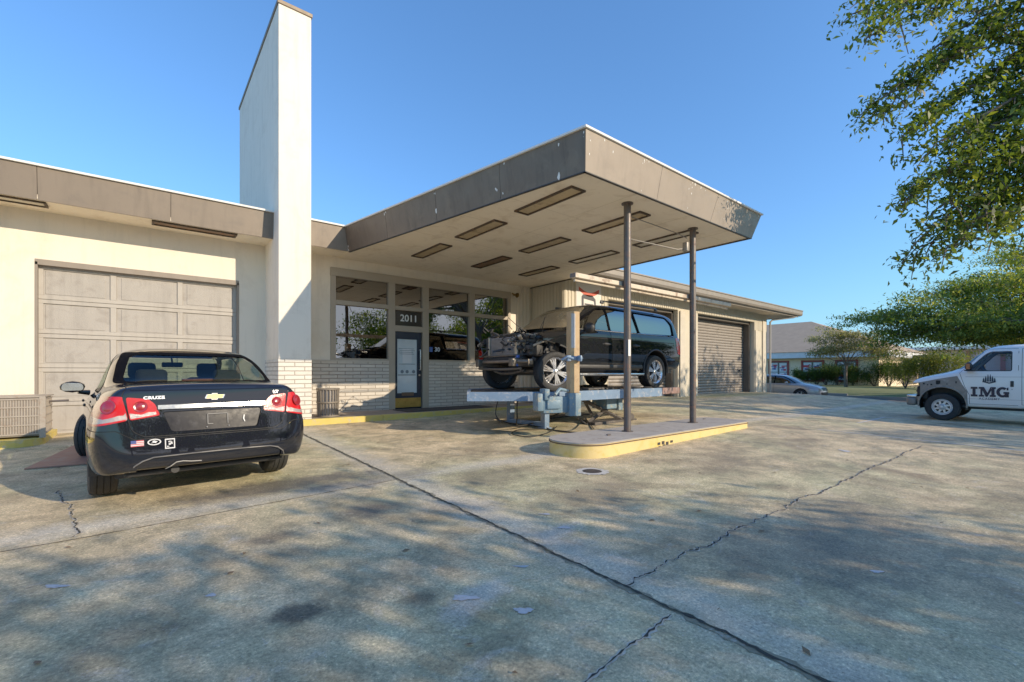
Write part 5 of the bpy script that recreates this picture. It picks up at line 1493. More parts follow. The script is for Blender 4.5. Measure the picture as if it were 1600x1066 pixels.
# debris on the deck
pr = random.Random(4); mb = MB()
for _ in range(26):
    x, y = pr.uniform(6.6, 9.9), pr.choice((pr.uniform(6.3, 6.55), pr.uniform(6.3, 6.9), pr.uniform(7.95, 8.5))); q = pr.uniform(.03, .09)
    mb.bbox(x - q * 1.6, x + q * 1.6, y - q, y + q, .776, .776 + q * .7, .01, Matrix.Translation((x, y, 0)) @ Matrix.Rotation(pr.uniform(0, 3), 4, 'Z') @ Matrix.Translation((-x, -y, 0)))
mb.each('clamp', mat('greasy_clamp', (.06, .055, .05), .6, .4, var=.5), fr_, 40, floc2)
# pulling tower
tw = thing('pulling_tower', 'tan drilled steel column standing on a blue arm at the rack side', 'tower', (6.20, 5.86, .36))
TANM = mat('tan_column_paint', (.50, .34, .18), .6, .1, var=.2, scale=3, dirt=(.30, .18, .09), dirt_amt=.7, bmp=.3)
x0, x1, y0, y1 = -.11, .08, -.085, .085
mb = MB(); mb.bbox(x0, x1, y0, y1, .42, 1.92, .008, Matrix.Rotation(R(-20), 4, 'Z')); co1 = mb.build('column', TANM, tw)
Mz = Matrix.Rotation(R(-20), 4, 'Z')
mb = MB()
for k in range(23):
    z = .47 + k * .063
    for dy in ((-.035,) if k % 2 else (.035,)):
        mb.lathe([(0, 0), (.011, 0), (.011, .003), (0, .003)], Mz @ Matrix.Translation((x1 + .0005, dy * .4, z)) @ Matrix.Rotation(R(90), 4, 'Y'), 8)
mb.build('pin_hole', SEAMM, co1)
mb = MB(); mb.box(x0 + .02, x1 - .09, y0 - .003, y0 - .0008, 1.25, 1.88, Mz); mb.build('scale_sticker', mat('pale_sticker', (.50, .50, .52), .6, var=.2, scale=20), co1)
mb = MB(); mb.bbox(x0 - .02, x1 + .02, y0 - .02, y1 + .02, .0, .42, .01, Mz); mb.bbox(-.62, x0, -.04, .14, .06, .36, .012, Mz); mb.bbox(-.74, -.62, -.06, .2, .10, .42, .02, Mz); mb.bbox(-.56, -.30, -.08, -.04, .14, .30, .01, Mz)
mb.tube([(-.5, -.02, .40), (-.36, .0, .50), (-.15, .0, .46)], .03, 8); mb.bbox(-.62, -.52, -.1, .16, .30, .50, .02, Mz); mb.build('tower_arm', BLU2, tw, 40)
mb = MB(); mb.bbox(x0 - .03, x1 + .03, y0 - .03, y1 + .03, 1.02, 1.10, .012, Mz)
for q in (-.16, .06): mb.bbox(q - .05, q + .03, y0 - .09, y0 - .02, 1.0, 1.11, .015, Mz)
mb.tube([(-.15, -.14, 1.05), (-.26, -.08, 1.08), (-.30, .0, 1.03)], .022, 8); mb.tube([(.1, -.12, 1.06), (.17, -.02, 1.09), (.15, .08, 1.05)], .018, 8)
mb.build('collar_clamp', BLU, tw, 40)
# hoses
HOSE = mat('black_hose', (.02, .018, .016), .6, var=.3)
def hose(pts, label, r=.011):
    c = []; P_ = [Vector(p) for p in pts]
    P_ = [P_[0]] + P_ + [P_[-1]]
    for i in range(1, len(P_) - 2):
        for k in range(8):
            t = k / 8; a, b_, d, e = P_[i - 1], P_[i], P_[i + 1], P_[i + 2]
            c.append(.5 * ((2 * b_) + (-a + d) * t + (2 * a - 5 * b_ + 4 * d - e) * t * t + (-a + 3 * b_ - 3 * d + e) * t ** 3))
    c.append(P_[-1]); mb = MB(); mb.tube(c, r, 6); tag(mb.build('hose', HOSE, None, 60), label, 'hose')
g_ = lambda x, y, d=.02: (x, y, gz(x, y) + d)
p = lambda px, py: g_(*ong(px, py).xy)
hose([(5.3, 7.0, .62), (5.25, 7.0, .35), (5.4, 7.0, .18), p(775, 655), p(800, 664), p(845, 668), p(868, 675), p(900, 678)], 'thin black hose looping down from the left end of the rack')
hose([p(870, 668), p(858, 677), p(830, 684), p(800, 680), p(812, 673), p(850, 672), p(885, 676), p(925, 680)], 'black hose coiled flat on the concrete by the rack leg')
hose([(6.6, 6.3, .60), (6.7, 6.25, .3), (6.9, 6.15, .12), p(915, 655), p(928, 672)], 'black hose dropping from the rack behind the tower')
hose([(5.7, 6.9, .6), (5.7, 6.9, .3), (6.0, 7.2, .06), (6.9, 7.4, .12), (7.4, 7.3, .3), (7.5, 7.0, .6)], 'black hose sagging between the rack legs', .014)

# ------------------------------------------------------------------ white van
def van(root):
    P = carpaint('white_van_paint', (.80, .79, .78), 0, .08)
    PRM = mat('grey_primer', (.25, .22, .19), .7, var=.35, scale=5, dirt=(.45, .42, .38), dirt_amt=.6)
    def S(y, zb, w1, z1, w2, z2, w3, z3, w4, z4, w5, z5, top): return (y, w1 * .95, zb, [(w1, z1), (w2, z2), (w3, z3), (w4, z4), (w5, z5)], top)
    def roof(wb_, zb_, wm, zm, wr, zr, zc): return [(wb_, zb_), (wm, zm), (wr, zr), (wr * .6, zc - .01), (0, zc)]
    def deck(w, z, dz=.05): return [(w * .86, z + dz * .4), (w * .68, z + dz * .7), (w * .46, z + dz * .9), (w * .23, z + dz), (0, z + dz)]
    B_ = lambda y, k=1.: S(y, .40, .95 * k, .43, .985 * k, .62, 1.0 * k, .9, .99 * k, 1.16, .975 * k, 1.33, roof(.955 * k, 1.39, .90 * k, 1.74, .80 * k, 2.0, 2.06))
    st = [B_(-3.0, .95), B_(-2.93, .985), B_(-2.6), B_(-1.4), B_(-.2), B_(.80),
          S(1.08, .40, .95, .43, .985, .62, 1.0, .9, .99, 1.16, .97, 1.32, roof(.95, 1.38, .86, 1.68, .77, 1.92, 1.98)),
          S(1.32, .40, .95, .43, .985, .62, 1.0, .9, .985, 1.16, .96, 1.31, roof(.935, 1.37, .84, 1.54, .76, 1.70, 1.75)),
          S(1.56, .40, .95, .43, .98, .62, .99, .88, .975, 1.14, .95, 1.29, roof(.92, 1.33, .82, 1.38, .70, 1.43, 1.45)),
          S(1.82, .42, .94, .44, .97, .62, .975, .86, .96, 1.08, .935, 1.24, deck(.91, 1.27, .07)), S(2.35, .44, .92, .46, .95, .62, .955, .84, .94, 1.0, .90, 1.13, deck(.89, 1.155, .05)),
          S(2.54, .48, .88, .50, .91, .62, .92, .80, .90, .96, .86, 1.06, deck(.85, 1.07, .04))]
    bm = body_cage(st, rear_bulge=.03, front_bulge=.06, lvl=2)
    fa, ra, wr = 1.90, -1.60, .37; lay = bm.faces.layers.int['tag']
    for cy in (ra, fa): region(bm, flatarch(cy, wr + .06, .48) + [(cy - .45, .2), (cy + .45, .2)], 'x', 99, lambda c: abs(c.x) > .6)
    sg = lambda c: abs(c.x) > .6 and c.z > 1.15
    g1o = rounded([(.60, 1.345), (.60, 1.86), (.98, 1.86), (1.08, 1.80), (1.46, 1.345)], .05); g1 = shrink(g1o, .022)
    region(bm, g1o, 'x', 3, sg); region(bm, g1, 'x', 4, sg)
    wo = rounded([(-.82, 1.40), (.82, 1.40), (.74, 1.86), (-.74, 1.86)], .06)
    region(bm, wo, 'y', 5, lambda c: .85 < c.y < 1.9 and c.z > 1.36, only=(0,))
    def seam(poly, w_=.009, inner=0, cond=lambda c: abs(c.x) > .6):
        region(bm, poly, 'x', 98, cond, (0,)); region(bm, shrink(poly, w_), 'x', inner, cond, only=(98,))
        for f in bm.faces:
            if f[lay] == 98: f[lay] = 2
    seam([(.49, .48), (.49, 1.93), (1.02, 1.93), (1.18, 1.80), (1.56, 1.30), (1.46, .95), (1.37, .72), (1.37, .48)], inner=20)
    seam([(.44, .50), (.44, 1.92), (-1.1, 1.92), (-1.1, .50)], inner=0)
    region(bm, [(1.40, .30), (1.40, .80), (1.50, 1.0), (1.60, 1.22), (1.9, 1.16), (2.4, 1.03), (2.7, 1.0), (2.7, .30)], 'x', 7, lambda c: abs(c.x) > .6 and c.y > 1.4, only=(0,))
    region(bm, [(-.86, .62), (.86, .62), (.84, 1.03), (-.84, 1.03)], 'y', 99, lambda c: c.y > 2.4)
    region(bm, [(2.36, .64), (2.8, .64), (2.8, 1.01), (2.36, 1.03)], 'x', 99, lambda c: abs(c.x) > .7)
    tr0 = bvh_of(bm)
    body = extract(bm, (0,), 'body', P, root); extract(bm, (2,), 'panel_gap', SEAMM, body, -.004, 'both')
    fd = extract(bm, (20,), 'front_door', P, root, 0, 'both')[0]; extract(bm, (3,), 'window_seal', BLACKP, root)
    extract(bm, (4,), 'side_window', glass('van_glass', (.62, .70, .74), .0, gain=.6), root, -.006, 'both'); extract(bm, (5,), 'windscreen', glass('van_screen', (.55, .62, .64), .05), root, -.004)
    extract(bm, (7,), 'bare_wing', PRM, root, -.002, 'both')
    # details
    def sidep(y, z):
        h = tr0.ray_cast(Vector((-3, y, z)), Vector((1, 0, 0))); return h[0] if h[0] else Vector((-1, y, z))
    def Ms(y, z, off=.004):
        p = sidep(y, z); q = sidep(y, z + .05); up = (q - p).normalized(); xax = Vector((0, -1, 0)); zax = xax.cross(up).normalized()
        M = Matrix((xax, up, zax)).transposed().to_4x4(); M.translation = p + zax * off; return M
    LG = mat('navy_decal', (.012, .012, .035), .4, bmp=0)
    # slab serif capitals built from strokes
    mb = MB(); M = Ms(1.0, .685, .012) @ Matrix.Diagonal((.73, .98, 1, 1))
    def gl(rects, ox): 
        for r_ in rects:
            mb.prism([(x + ox, y) for x, y in r_], 0, .002, 'z', M)
    H = .26; t_ = .05
    I_ = [[(0, 0), (.17, 0), (.17, .055), (0, .055)], [(0, H - .055), (.17, H - .055), (.17, H), (0, H)], [(.045, .055), (.125, .055), (.125, H - .055), (.045, H - .055)]]
    M_ = [[(0, 0), (.13, 0), (.13, .05), (0, .05)], [(.27, 0), (.42, 0), (.42, .05), (.27, .05)], [(0, H - .05), (.10, H - .05), (.10, H), (0, H)], [(.32, H - .05), (.42, H - .05), (.42, H), (.32, H)],
          [(.04, .05), (.09, .05), (.09, H - .05), (.04, H - .05)], [(.31, .05), (.39, .05), (.39, H - .05), (.31, H - .05)], [(.0901, H), (.13, H), (.225, .09), (.19, .0), (.17, .0), (.0901, H - .09)], [(.3199, H), (.29, H), (.2, .07), (.19, .0), (.215, .0), (.3099, H - .09)]]
    gl(I_, -.46); gl(M_, -.255)
    n = 20; o_ = []; i_ = []
    for i in range(n + 1):
        a = R(48 + 275 * i / n); o_.append((.14 + .15 * math.cos(a), H / 2 + .136 * math.sin(a))); i_.append((.14 + .065 * math.cos(a), H / 2 + .075 * math.sin(a)))
    for i in range(n): mb.poly([M @ Vector((p_[0] + .185, p_[1], .002)) for p_ in (o_[i], o_[i + 1], i_[i + 1], i_[i])])
    gl([[(.16, .09), (.30, .09), (.30, .14), (.16, .14)], [(.20, .0), (.29, .0), (.29, .09), (.20, .09)], [(.24, .18), (.28, .18), (.28, .26), (.24, .24)]], .185)
    mb.build('lettering', LG, fd)
    text_mesh('lettering_small', 'ACADEMY', .075, mat('grey_decal', (.12, .12, .16), .5), fd, Ms(1.0, .63, .006), .001, .001, 1.2, .95)
    mb = MB(); M = Ms(1.0, 1.03, .006)
    for k, (x, h) in enumerate(((-.105, .10), (-.064, .145), (-.022, .19), (.022, .19), (.064, .145), (.105, .10))):
        x *= .95; mb.prism([(x - .017, .045 - abs(x) * -.12), (x - .015, .05 + h * .55), (x - .002, .05 + h), (x + .002, .05 + h), (x + .015, .05 + h * .55), (x + .017, .045 + abs(x) * .12)], 0, .001, 'z', M)
    mb.prism([(-.125, .035), (0, -.01), (.125, .035), (.115, .07), (.0, .028), (-.115, .07)], .0012, .0018, 'z', M)
    mb.build('emblem', LG, fd)
    mb = MB(); p0 = sidep(.60, 1.02); mb.bbox(p0.x - .015, p0.x + .01, .57, .63, .95, 1.10, .01); mb.build('door_handle', BLACKP, root, 50)
    mb = MB(); mb.blob((p0.x, .60, .89), (.006, .012, .012)); mb.build('door_lock', GREYP, root, 50)
    mb = MB(); mb.blob((-1.12, 1.36, 1.47), (.085, .08, .12)); mb.bbox(-1.2, -.95, 1.27, 1.44, 1.35, 1.385, .015); mo = mb.build('door_mirror', BLACKP, root, 50)
    mb = MB(); mb.bbox(-1.205, -1.19, 1.33, 1.40, 1.40, 1.54, .003); mb.build('mirror_reflector', mat('amber_reflector', (.4, .12, .03), .3), mo)
    mb = MB(); mb.bbox(1.05, 1.2, 1.29, 1.42, 1.36, 1.58, .04); mb.build('door_mirror', BLACKP, root, 50)
    mb = MB(); pts = []
    for i in range(22):
        y = 1.44 - 4.3 * i / 21; q = sidep(y, 1.20); pts.append(q + Vector((-.001, 0, 0)))
    mb.tube(pts, .005, 4); mb.build('side_crease', mat('crease_shadow', (.35, .35, .37), .5), body)
    mb = MB(); pts = []
    for i in range(22): 
        y = 1.4 - 4.3 * i / 21; q = sidep(y, .62); pts.append(q + Vector((-.001, 0, 0)))
    mb.tube(pts, .004, 4); mb.build('side_crease', mat('crease_shadow', (.35, .35, .37), .5), body)
    # arch lip, holes in bare wing
    for s in (-1, 1):
        mb = MB(); n = 24
        mb.tube([(s * .985, fa + .49 * math.cos(R(-8 + 195 * i / n)), wr + .06 + .49 * math.sin(R(-8 + 195 * i / n))) for i in range(n + 1)], .020, 6); mb.build('arch_lip', PRM, root, 60)
    mb = MB()
    for y, z, w_, h_ in ((1.98, 1.04, .045, .055), (2.12, .98, .02, .02), (2.2, .97, .015, .015), (1.62, 1.05, .012, .03), (2.28, 1.0, .02, .02), (1.80, 1.0, .012, .012)):
        q = sidep(y, z); mb.box(q.x - .004, q.x + .01, y - w_, y + w_, z - h_, z + h_)
    mb.build('wing_opening', SEAMM, root)
    mb = MB(); mb.bbox(-.96, .96, 2.44, 2.66, .38, .61, .05); mb.build('front_bumper', mat('dull_bumper', (.20, .19, .18), .45, .4), root, 50)
    mb = MB(); mb.bbox(-.95, .95, 2.43, 2.65, .611, .68, .02); mb.build('bumper_top', CHROME, root, 50)
    mb = MB(); mb.bbox(-.8, .8, 2.2, 2.36, .55, .98, .04); mb.bbox(-.84, -.55, 2.3, 2.45, .65, .93, .04); mb.bbox(.55, .84, 2.3, 2.45, .65, .93, .04)
    pr = random.Random(3)
    for _ in range(16): mb.blob((pr.choice((-1, 1)) * pr.uniform(.5, .86), pr.uniform(2.36, 2.46), pr.uniform(.66, .93)), pr.uniform(.02, .05), noise=.2)
    mb.build('radiator_support', BLACKP, root, 50)
    ln = MB()
    for cy in (ra, fa):
        for s in (-1, 1): arch_liner(ln, cy, wr + .06, .475, s, .5, .96)
    ln.box(-.8, .8, -2.8, 2.3, .38, .44); ln.tube([(-.5, 1.6, .36), (-.5, -2.7, .34)], .035, 6); ln.tube([(-.7, 1.2, .40), (-.72, .4, .36), (-.7, -.6, .38)], .03, 6)
    ln.build('under_body', BLACKP, root, 50)
    CAP = mat('silver_wheel_cover', (.62, .62, .64), .35, .5, bmp=0)
    for cy in (ra, fa):
        for s in (-1, 1): wheel(root, (s * .86, cy, .37), .37, .24, s, .215, 8, 0, CAP, 'cover')
    mb = MB()
    for x in (-.45, .45): mb = MB(); mb.bbox(x - .24, x + .24, .35, .5, .8, 1.5, .06); mb.bbox(x - .13, x + .13, .37, .49, 1.5, 1.68, .05); mb.bbox(x - .24, x + .24, .45, .95, .75, .95, .05); mb.build('seat', mat('grey_seat', (.20, .22, .26), .85), root, 50)
    mb = MB(); mb.bbox(-.88, .88, 1.2, 1.55, .8, 1.3, .06); mb.lathe([(.18, -.015), (.195, 0), (.18, .015)], Matrix.Translation((-.45, 1.1, 1.32)) @ Matrix.Rotation(R(60), 4, 'X'), 20); mb.build('dashboard', mat('blue_grey_dash', (.08, .10, .14), .7), root, 50)
# front axle 1.90 ahead; near wheels at x=-.86
vz = gz(17, 2.3)
vr = R(-1.0)
vn = thing('white_van', 'white van with dark academy lettering on its door and its front wing skin missing', 'van', (17.95, 2.3 - 1.90, vz), vr)
van(vn)
# ------------------------------------------------------------------ vegetation
def leaf_material(name, dark, light, yellow):
    m, nt, nd, lk, b = newmat(name)
    at = nd.new('ShaderNodeAttribute'); at.attribute_name = 'leafshade'
    c = ramp(nt, at.outputs['Fac'], [(0, dark), (.6, light), (1, yellow)])
    lk.new(c, b.inputs['Base Color']); b.inputs['Roughness'].default_value = .5; b.inputs['Specular IOR Level'].default_value = .3
    tr = nd.new('ShaderNodeBsdfTranslucent')
    c2 = mix(nt, 1, c, (1.7, 1.9, .55), 'MULTIPLY'); lk.new(c2, tr.inputs[0])
    mx = nd.new('ShaderNodeMixShader'); mx.inputs[0].default_value = .35
    out = nd['Material Output']
    lk.new(b.outputs[0], mx.inputs[1]); lk.new(tr.outputs[0], mx.inputs[2]); lk.new(mx.outputs[0], out.inputs[0])
    return m
LEAF = leaf_material('oak_leaves', (.04, .06, .015), (.15, .20, .036), (.44, .41, .06))
LEAF2 = leaf_material('dense_tree_leaves', (.05, .075, .018), (.18, .23, .045), (.58, .50, .08))
LEAFB = leaf_material('hedge_leaves', (.02, .04, .012), (.05, .09, .02), (.13, .15, .03))
LEAFG = leaf_material('pale_grey_leaves', (.17, .15, .08), (.30, .26, .14), (.45, .38, .22))
BARK = mat('tree_bark', (.12, .09, .065), .9, var=.35, scale=6, bmp=.8, bscale=30)
nrng = np.random.default_rng(11)

def leaves(name, pts, size, m, parent, aspect=.42, up=.5, shade=None):
    """pts: n x 3 positions; every leaf a folded two-face blade"""
    n = len(pts)
    d = nrng.normal(size=(n, 3)); d[:, 2] -= .25; d /= np.linalg.norm(d, axis=1)[:, None]
    nn = nrng.normal(size=(n, 3)); nn[:, 2] += up * 3; nn -= d * (nn * d).sum(1)[:, None]; nn /= np.linalg.norm(nn, axis=1)[:, None]
    s = np.cross(d, nn); L = size * nrng.uniform(.45, 1.35, n)[:, None]; Wd = L * aspect
    p = np.asarray(pts)
    v = np.empty((n, 4, 3)); v[:, 0] = p - d * L * .5; v[:, 1] = p + s * Wd * .5 + nn * L * .07 + d * L * .05
    v[:, 2] = p + d * L * .5 - nn * L * .08; v[:, 3] = p - s * Wd * .5 + nn * L * .07 + d * L * .05
    me = bpy.data.meshes.new(name)
    me.vertices.add(n * 4); me.vertices.foreach_set('co', v.reshape(-1))
    me.loops.add(n * 4); me.loops.foreach_set('vertex_index', np.arange(n * 4, dtype=np.int32))
    me.polygons.add(n); me.polygons.foreach_set('loop_start', np.arange(n, dtype=np.int32) * 4); me.polygons.foreach_set('loop_total', np.full(n, 4, np.int32))
    me.update()
    at = me.attributes.new('leafshade', 'FLOAT', 'FACE')
    sh = nrng.uniform(0, 1, n) ** 1.3 if shade is None else np.clip(shade + nrng.normal(0, .18, n), 0, 1)
    at.data.foreach_set('value', sh.astype(np.float32))
    me.validate()
    return link(name, me, m, parent)

def tree(name, label, cat, base, trunk_h, targets, pad, nleaf, size, lm, trunk_r=.22, group=None, lean=(0, 0), sub=3, padz=.35, share=None, droop=0):
    """trunk, limbs to the pad centres, and leaf pads round twigs. targets: offsets from base"""
    t = thing(name, label, cat, base, 0, group)
    if share:
        for ch in share: copy_tree(ch, t)
        return t
    lr = random.Random(len(targets) * 7 + int(abs(base[0] * 10)))
    mb = MB(); top = Vector((lean[0], lean[1], trunk_h))
    mb.tube([(0, 0, -.2), (lean[0] * .2, lean[1] * .2 + .03, trunk_h * .4), top], [trunk_r * 1.25, trunk_r, trunk_r * .8], 10)
    P = []; SH = []
    for tg in targets:
        tg = Vector(tg); mid = top.lerp(tg, .5) + Vector((lr.uniform(-.3, .3), lr.uniform(-.3, .3), lr.uniform(.0, .5)))
        r0 = trunk_r * .28; mid += Vector((0, 0, droop))
        path = [top - Vector((0, 0, .1)), top.lerp(mid, .5) + Vector((0, 0, lr.uniform(-.1, .25))), mid, mid.lerp(tg, .5) + Vector((lr.uniform(-.15, .15),) * 3), tg]
        mb.tube(path, [r0, r0 * .75, r0 * .55, r0 * .35, r0 * .15], 6)
        base_sh = lr.uniform(.15, .6)
        for k in range(sub):
            a = path[2].lerp(tg, lr.uniform(.15, 1.0) ** .6); dv = Vector((lr.gauss(0, 1), lr.gauss(0, 1), lr.gauss(.1, .35))).normalized() * pad * lr.uniform(.5, 1.1)
            e = a + dv; mb.tube([a, a + dv * .5 + Vector((0, 0, .08)), e], [r0 * .25, r0 * .14, r0 * .05], 4)
            for kk in range(4):
                q = a.lerp(e, lr.uniform(.4, 1.0)); n = max(4, int(nleaf / (len(targets) * sub * 4)))
                tw = q + Vector((lr.gauss(0, pad * .28), lr.gauss(0, pad * .28), lr.gauss(0, pad * .12)))
                mb.tube([q, tw], [r0 * .06, r0 * .03], 3, False)
                c = np.array(tw)
                pp = nrng.normal(size=(n, 3)) * np.array([pad * .24, pad * .24, pad * .24 * padz]) + c
                P.append(pp); SH.append(np.full(n, base_sh + lr.uniform(-.15, .25)))
    mb.build('trunk', BARK, t, 60)
    leaves('crown', np.concatenate(P), size, lm, t, shade=np.concatenate(SH))
    return t

# near oak on the right whose boughs hang into the picture: trunk outside the frame
def tdir(px, py, dist):
    d = ray(px, py); d = d / (d.xy.length); return Vector((0, 0, CZ)) + d * dist
tb = Vector((19.0, -3.6, gz(19, -3.6)))
oak = thing('oak_tree', 'near leafy tree with low boughs hanging into the upper right', 'tree', tb)
lrn = random.Random(4)
wood = MB(); P = []; SH = []
hub = Vector((-.3, .4, 4.2))
wood.tube([(0, 0, -.3), (.05, .1, 1.6), (-.15, .25, 3.0), hub], [.34, .27, .24, .2], 12)
def bough(path, n_tw, tw, dens, r0=.07):
    """path: points from the trunk out to the drooping tip"""
    pts = []
    for a, b_ in zip(path[:-1], path[1:]):
        for k in range(5): pts.append(a.lerp(b_, k / 5) + Vector([lrn.gauss(0, .035) for _ in range(3)]))
    pts.append(path[-1]); n = len(pts)
    wood.tube(pts, [r0 * (1 - .93 * i / (n - 1)) for i in range(n)], 6)
    base_sh = lrn.uniform(.12, .6)
    for k in range(n_tw):
        t = .38 + .62 * (k + lrn.random()) / n_tw; q = t * (n - 1); i = min(n - 2, int(q)); a = pts[i].lerp(pts[i + 1], q - i)
        along = (pts[i + 1] - pts[i]).normalized()
        dv = (along * lrn.uniform(.1, .9) + Vector((lrn.gauss(0, .7), lrn.gauss(0, .7), lrn.gauss(-.12, .35)))).normalized() * tw * lrn.uniform(.35, 1.05) * (1.1 - .5 * t)
        e = a + dv - Vector((0, 0, tw * .18)); m_ = a + dv * .5
        wood.tube([a, m_, e], [.018, .012, .006], 4, False)
        for c_ in range(4):
            f_ = lrn.uniform(.2, 1.05); c = a.lerp(m_, f_ * 2) if f_ < .5 else m_.lerp(e, f_ * 2 - 1)
            nn = int(dens * lrn.uniform(.6, 1.3))
            P.append(nrng.normal(size=(nn, 3)) * np.array([.13, .13, .085]) + np.array(c)); SH.append(np.full(nn, base_sh + lrn.uniform(-.2, .3)))
tips = [(1342, 20), (1352, 62), (1400, 8), (1356, 188), (1385, 150), (1402, 225), (1440, 180), (1455, 238), (1412, 318), (1440, 290), (1470, 265), (1425, 400), (1450, 362), (1480, 385), (1500, 350), (1530, 372), (1560, 340), (1470, 325), (1520, 290),
        (1500, 215), (1530, 165), (1470, 95), (1560, 230), (1590, 300), (1600, 365), (1560, 110), (1600, 180), (1520, 55), (1580, 40), (1610, 120), (1640, 240), (1640, 330), (1450, 20), (1480, -30), (1560, -40), (1640, -20), (1660, 90)]
for px, py in tips:
    dd = 10.2 + (px - 1340) / 320 * 2.2 + lrn.uniform(-.4, .4)
    tip = tdir(px, py, dd) - tb; inn = tdir(px + 190 + (px - 1340) * .1, py - 105 + lrn.uniform(-30, 20), dd + 1.6) - tb
    if lrn.random() < .3: inn.z += .3
    bough([hub, hub.lerp(inn, .55) + Vector((0, 0, .9)), inn + Vector((0, 0, .25)), inn.lerp(tip, .55) + Vector((0, 0, .22)), tip], 18, .85, 14)
for k in range(12):
    a = lrn.uniform(-2.4, 1.2); q = lrn.uniform(2.5, 5)
    tip = Vector((q * math.cos(a), q * math.sin(a), lrn.uniform(3.6, 8)))
    bough([hub, hub.lerp(tip, .5) + Vector((0, 0, 1.1)), tip], 18, 1.2, 10)
wood.build('trunk', BARK, oak, 60)
leaves('crown', np.concatenate(P), .12, LEAF, oak, shade=np.concatenate(SH))

# broad tree behind the van
tb = Vector((38.5, .2, gz(38.5, .2)))
tg = []
for px, py, dd in [(1375, 500, 31), (1400, 475, 31), (1430, 490, 30), (1440, 455, 32), (1475, 450, 32), (1480, 485, 30), (1520, 425, 33), (1530, 470, 31), (1570, 410, 34), (1590, 450, 32), (1620, 430, 33), (1560, 500, 29), (1600, 500, 29),
                   (1500, 512, 30), (1410, 512, 31), (1450, 520, 31), (1545, 525, 32), (1590, 525, 31), (1495, 528, 34), (1380, 522, 32), (1640, 490, 31), (1680, 450, 33), (1690, 510, 32), (1560, 385, 36), (1600, 395, 36), (1490, 500, 36), (1360, 505, 33), (1580, 470, 36), (1540, 440, 38)]:
    tg.append(tdir(px, py, dd) - tb)
tree('spreading_tree', 'wide flat topped shady tree spreading beyond the white van', 'tree', tb, 2.3, tg, 1.9, 60000, .16, LEAF2, .34, sub=5, padz=.24)

# small grey-green tree before the tan shop
tb = Vector((41.5, 11.0, gz(41.5, 11)))
tg = [tdir(px, py, 43) - tb for px, py in [(1285, 545), (1300, 528), (1318, 520), (1340, 518), (1360, 522), (1378, 528), (1395, 540), (1270, 552), (1310, 545), (1350, 538), (1330, 535), (1375, 548), (1405, 552), (1295, 515), (1275, 530)]]
tree('small_tree', 'small pale grey green tree with thin bare trunk before the tan shop', 'tree', tb, 1.7, tg, 1.0, 11000, .15, LEAFG, .11, sub=4, padz=.55)

# hedge shrubs along the verge
SHR = []
def shrub(px, dist, h, w_, label, m=LEAFB):
    d = ray(px, 0); d = Vector((d.x, d.y)) / d.xy.length if False else Vector((d.x, d.y)); 
    p = Vector((d.x, d.y)).normalized() * dist
    t = thing('shrub', label, 'shrub', (p.x, p.y, gz(p.x, p.y)), 0, 'clipped shrubs along the verge')
    mb = MB()
    P = []
    for k in range(9):
        a = rnd.uniform(0, 6.28); q = rnd.uniform(.1, .5) * w_; e = Vector((q * math.cos(a), q * math.sin(a), h * rnd.uniform(.35, .95)))
        mb.tube([(0, 0, -.05), e * .5, e], [.03, .02, .008], 5)
        P.append(nrng.normal(size=(650, 3)) * np.array([w_ * .17, w_ * .17, h * .14]) + np.array(e))
    mb.build('stem', BARK, t); P = np.concatenate(P); P[:, 2] = np.maximum(P[:, 2], .08)
    leaves('foliage', P, .10, m, t)
HY_ = leaf_material('sunlit_shrub_leaves', (.06, .08, .015), (.16, .17, .03), (.34, .30, .05))
for px, h, w_, lab, m in [(1250, 1.0, .9, 'small dark shrub just right of the silver car roof', LEAFB), (1276, 1.25, 1.2, 'dark round shrub before the second poster window', LEAFB), (1291, 1.3, 1.2, 'dark shrub close left of the third poster window', LEAFB),
                          (1309, 1.3, 1.1, 'dark shrub under the third poster window', LEAFB), (1333, 1.35, 1.1, 'dark shrub touching the thin pale trunk', LEAFB), (1366, 1.5, 1.3, 'upright green shrub right of the thin pale trunk', LEAFB),
                          (1388, 1.5, 1.3, 'green shrub before the sunlit shop corner', LEAFB), (1415, 1.7, 1.5, 'yellow green shrub close to the bumper of the white van', HY_), (1440, 1.9, 1.6, 'sunlit yellow shrub over the van bonnet', HY_), (1462, 2.0, 1.7, 'bright shrub above the middle of the van bonnet', HY_), (1484, 1.9, 1.7, 'bright shrub just left of the van windscreen', HY_)]:
    shrub(px, 47 if px < 1400 else 44, h * 1.25, w_ * 1.2, lab, m)

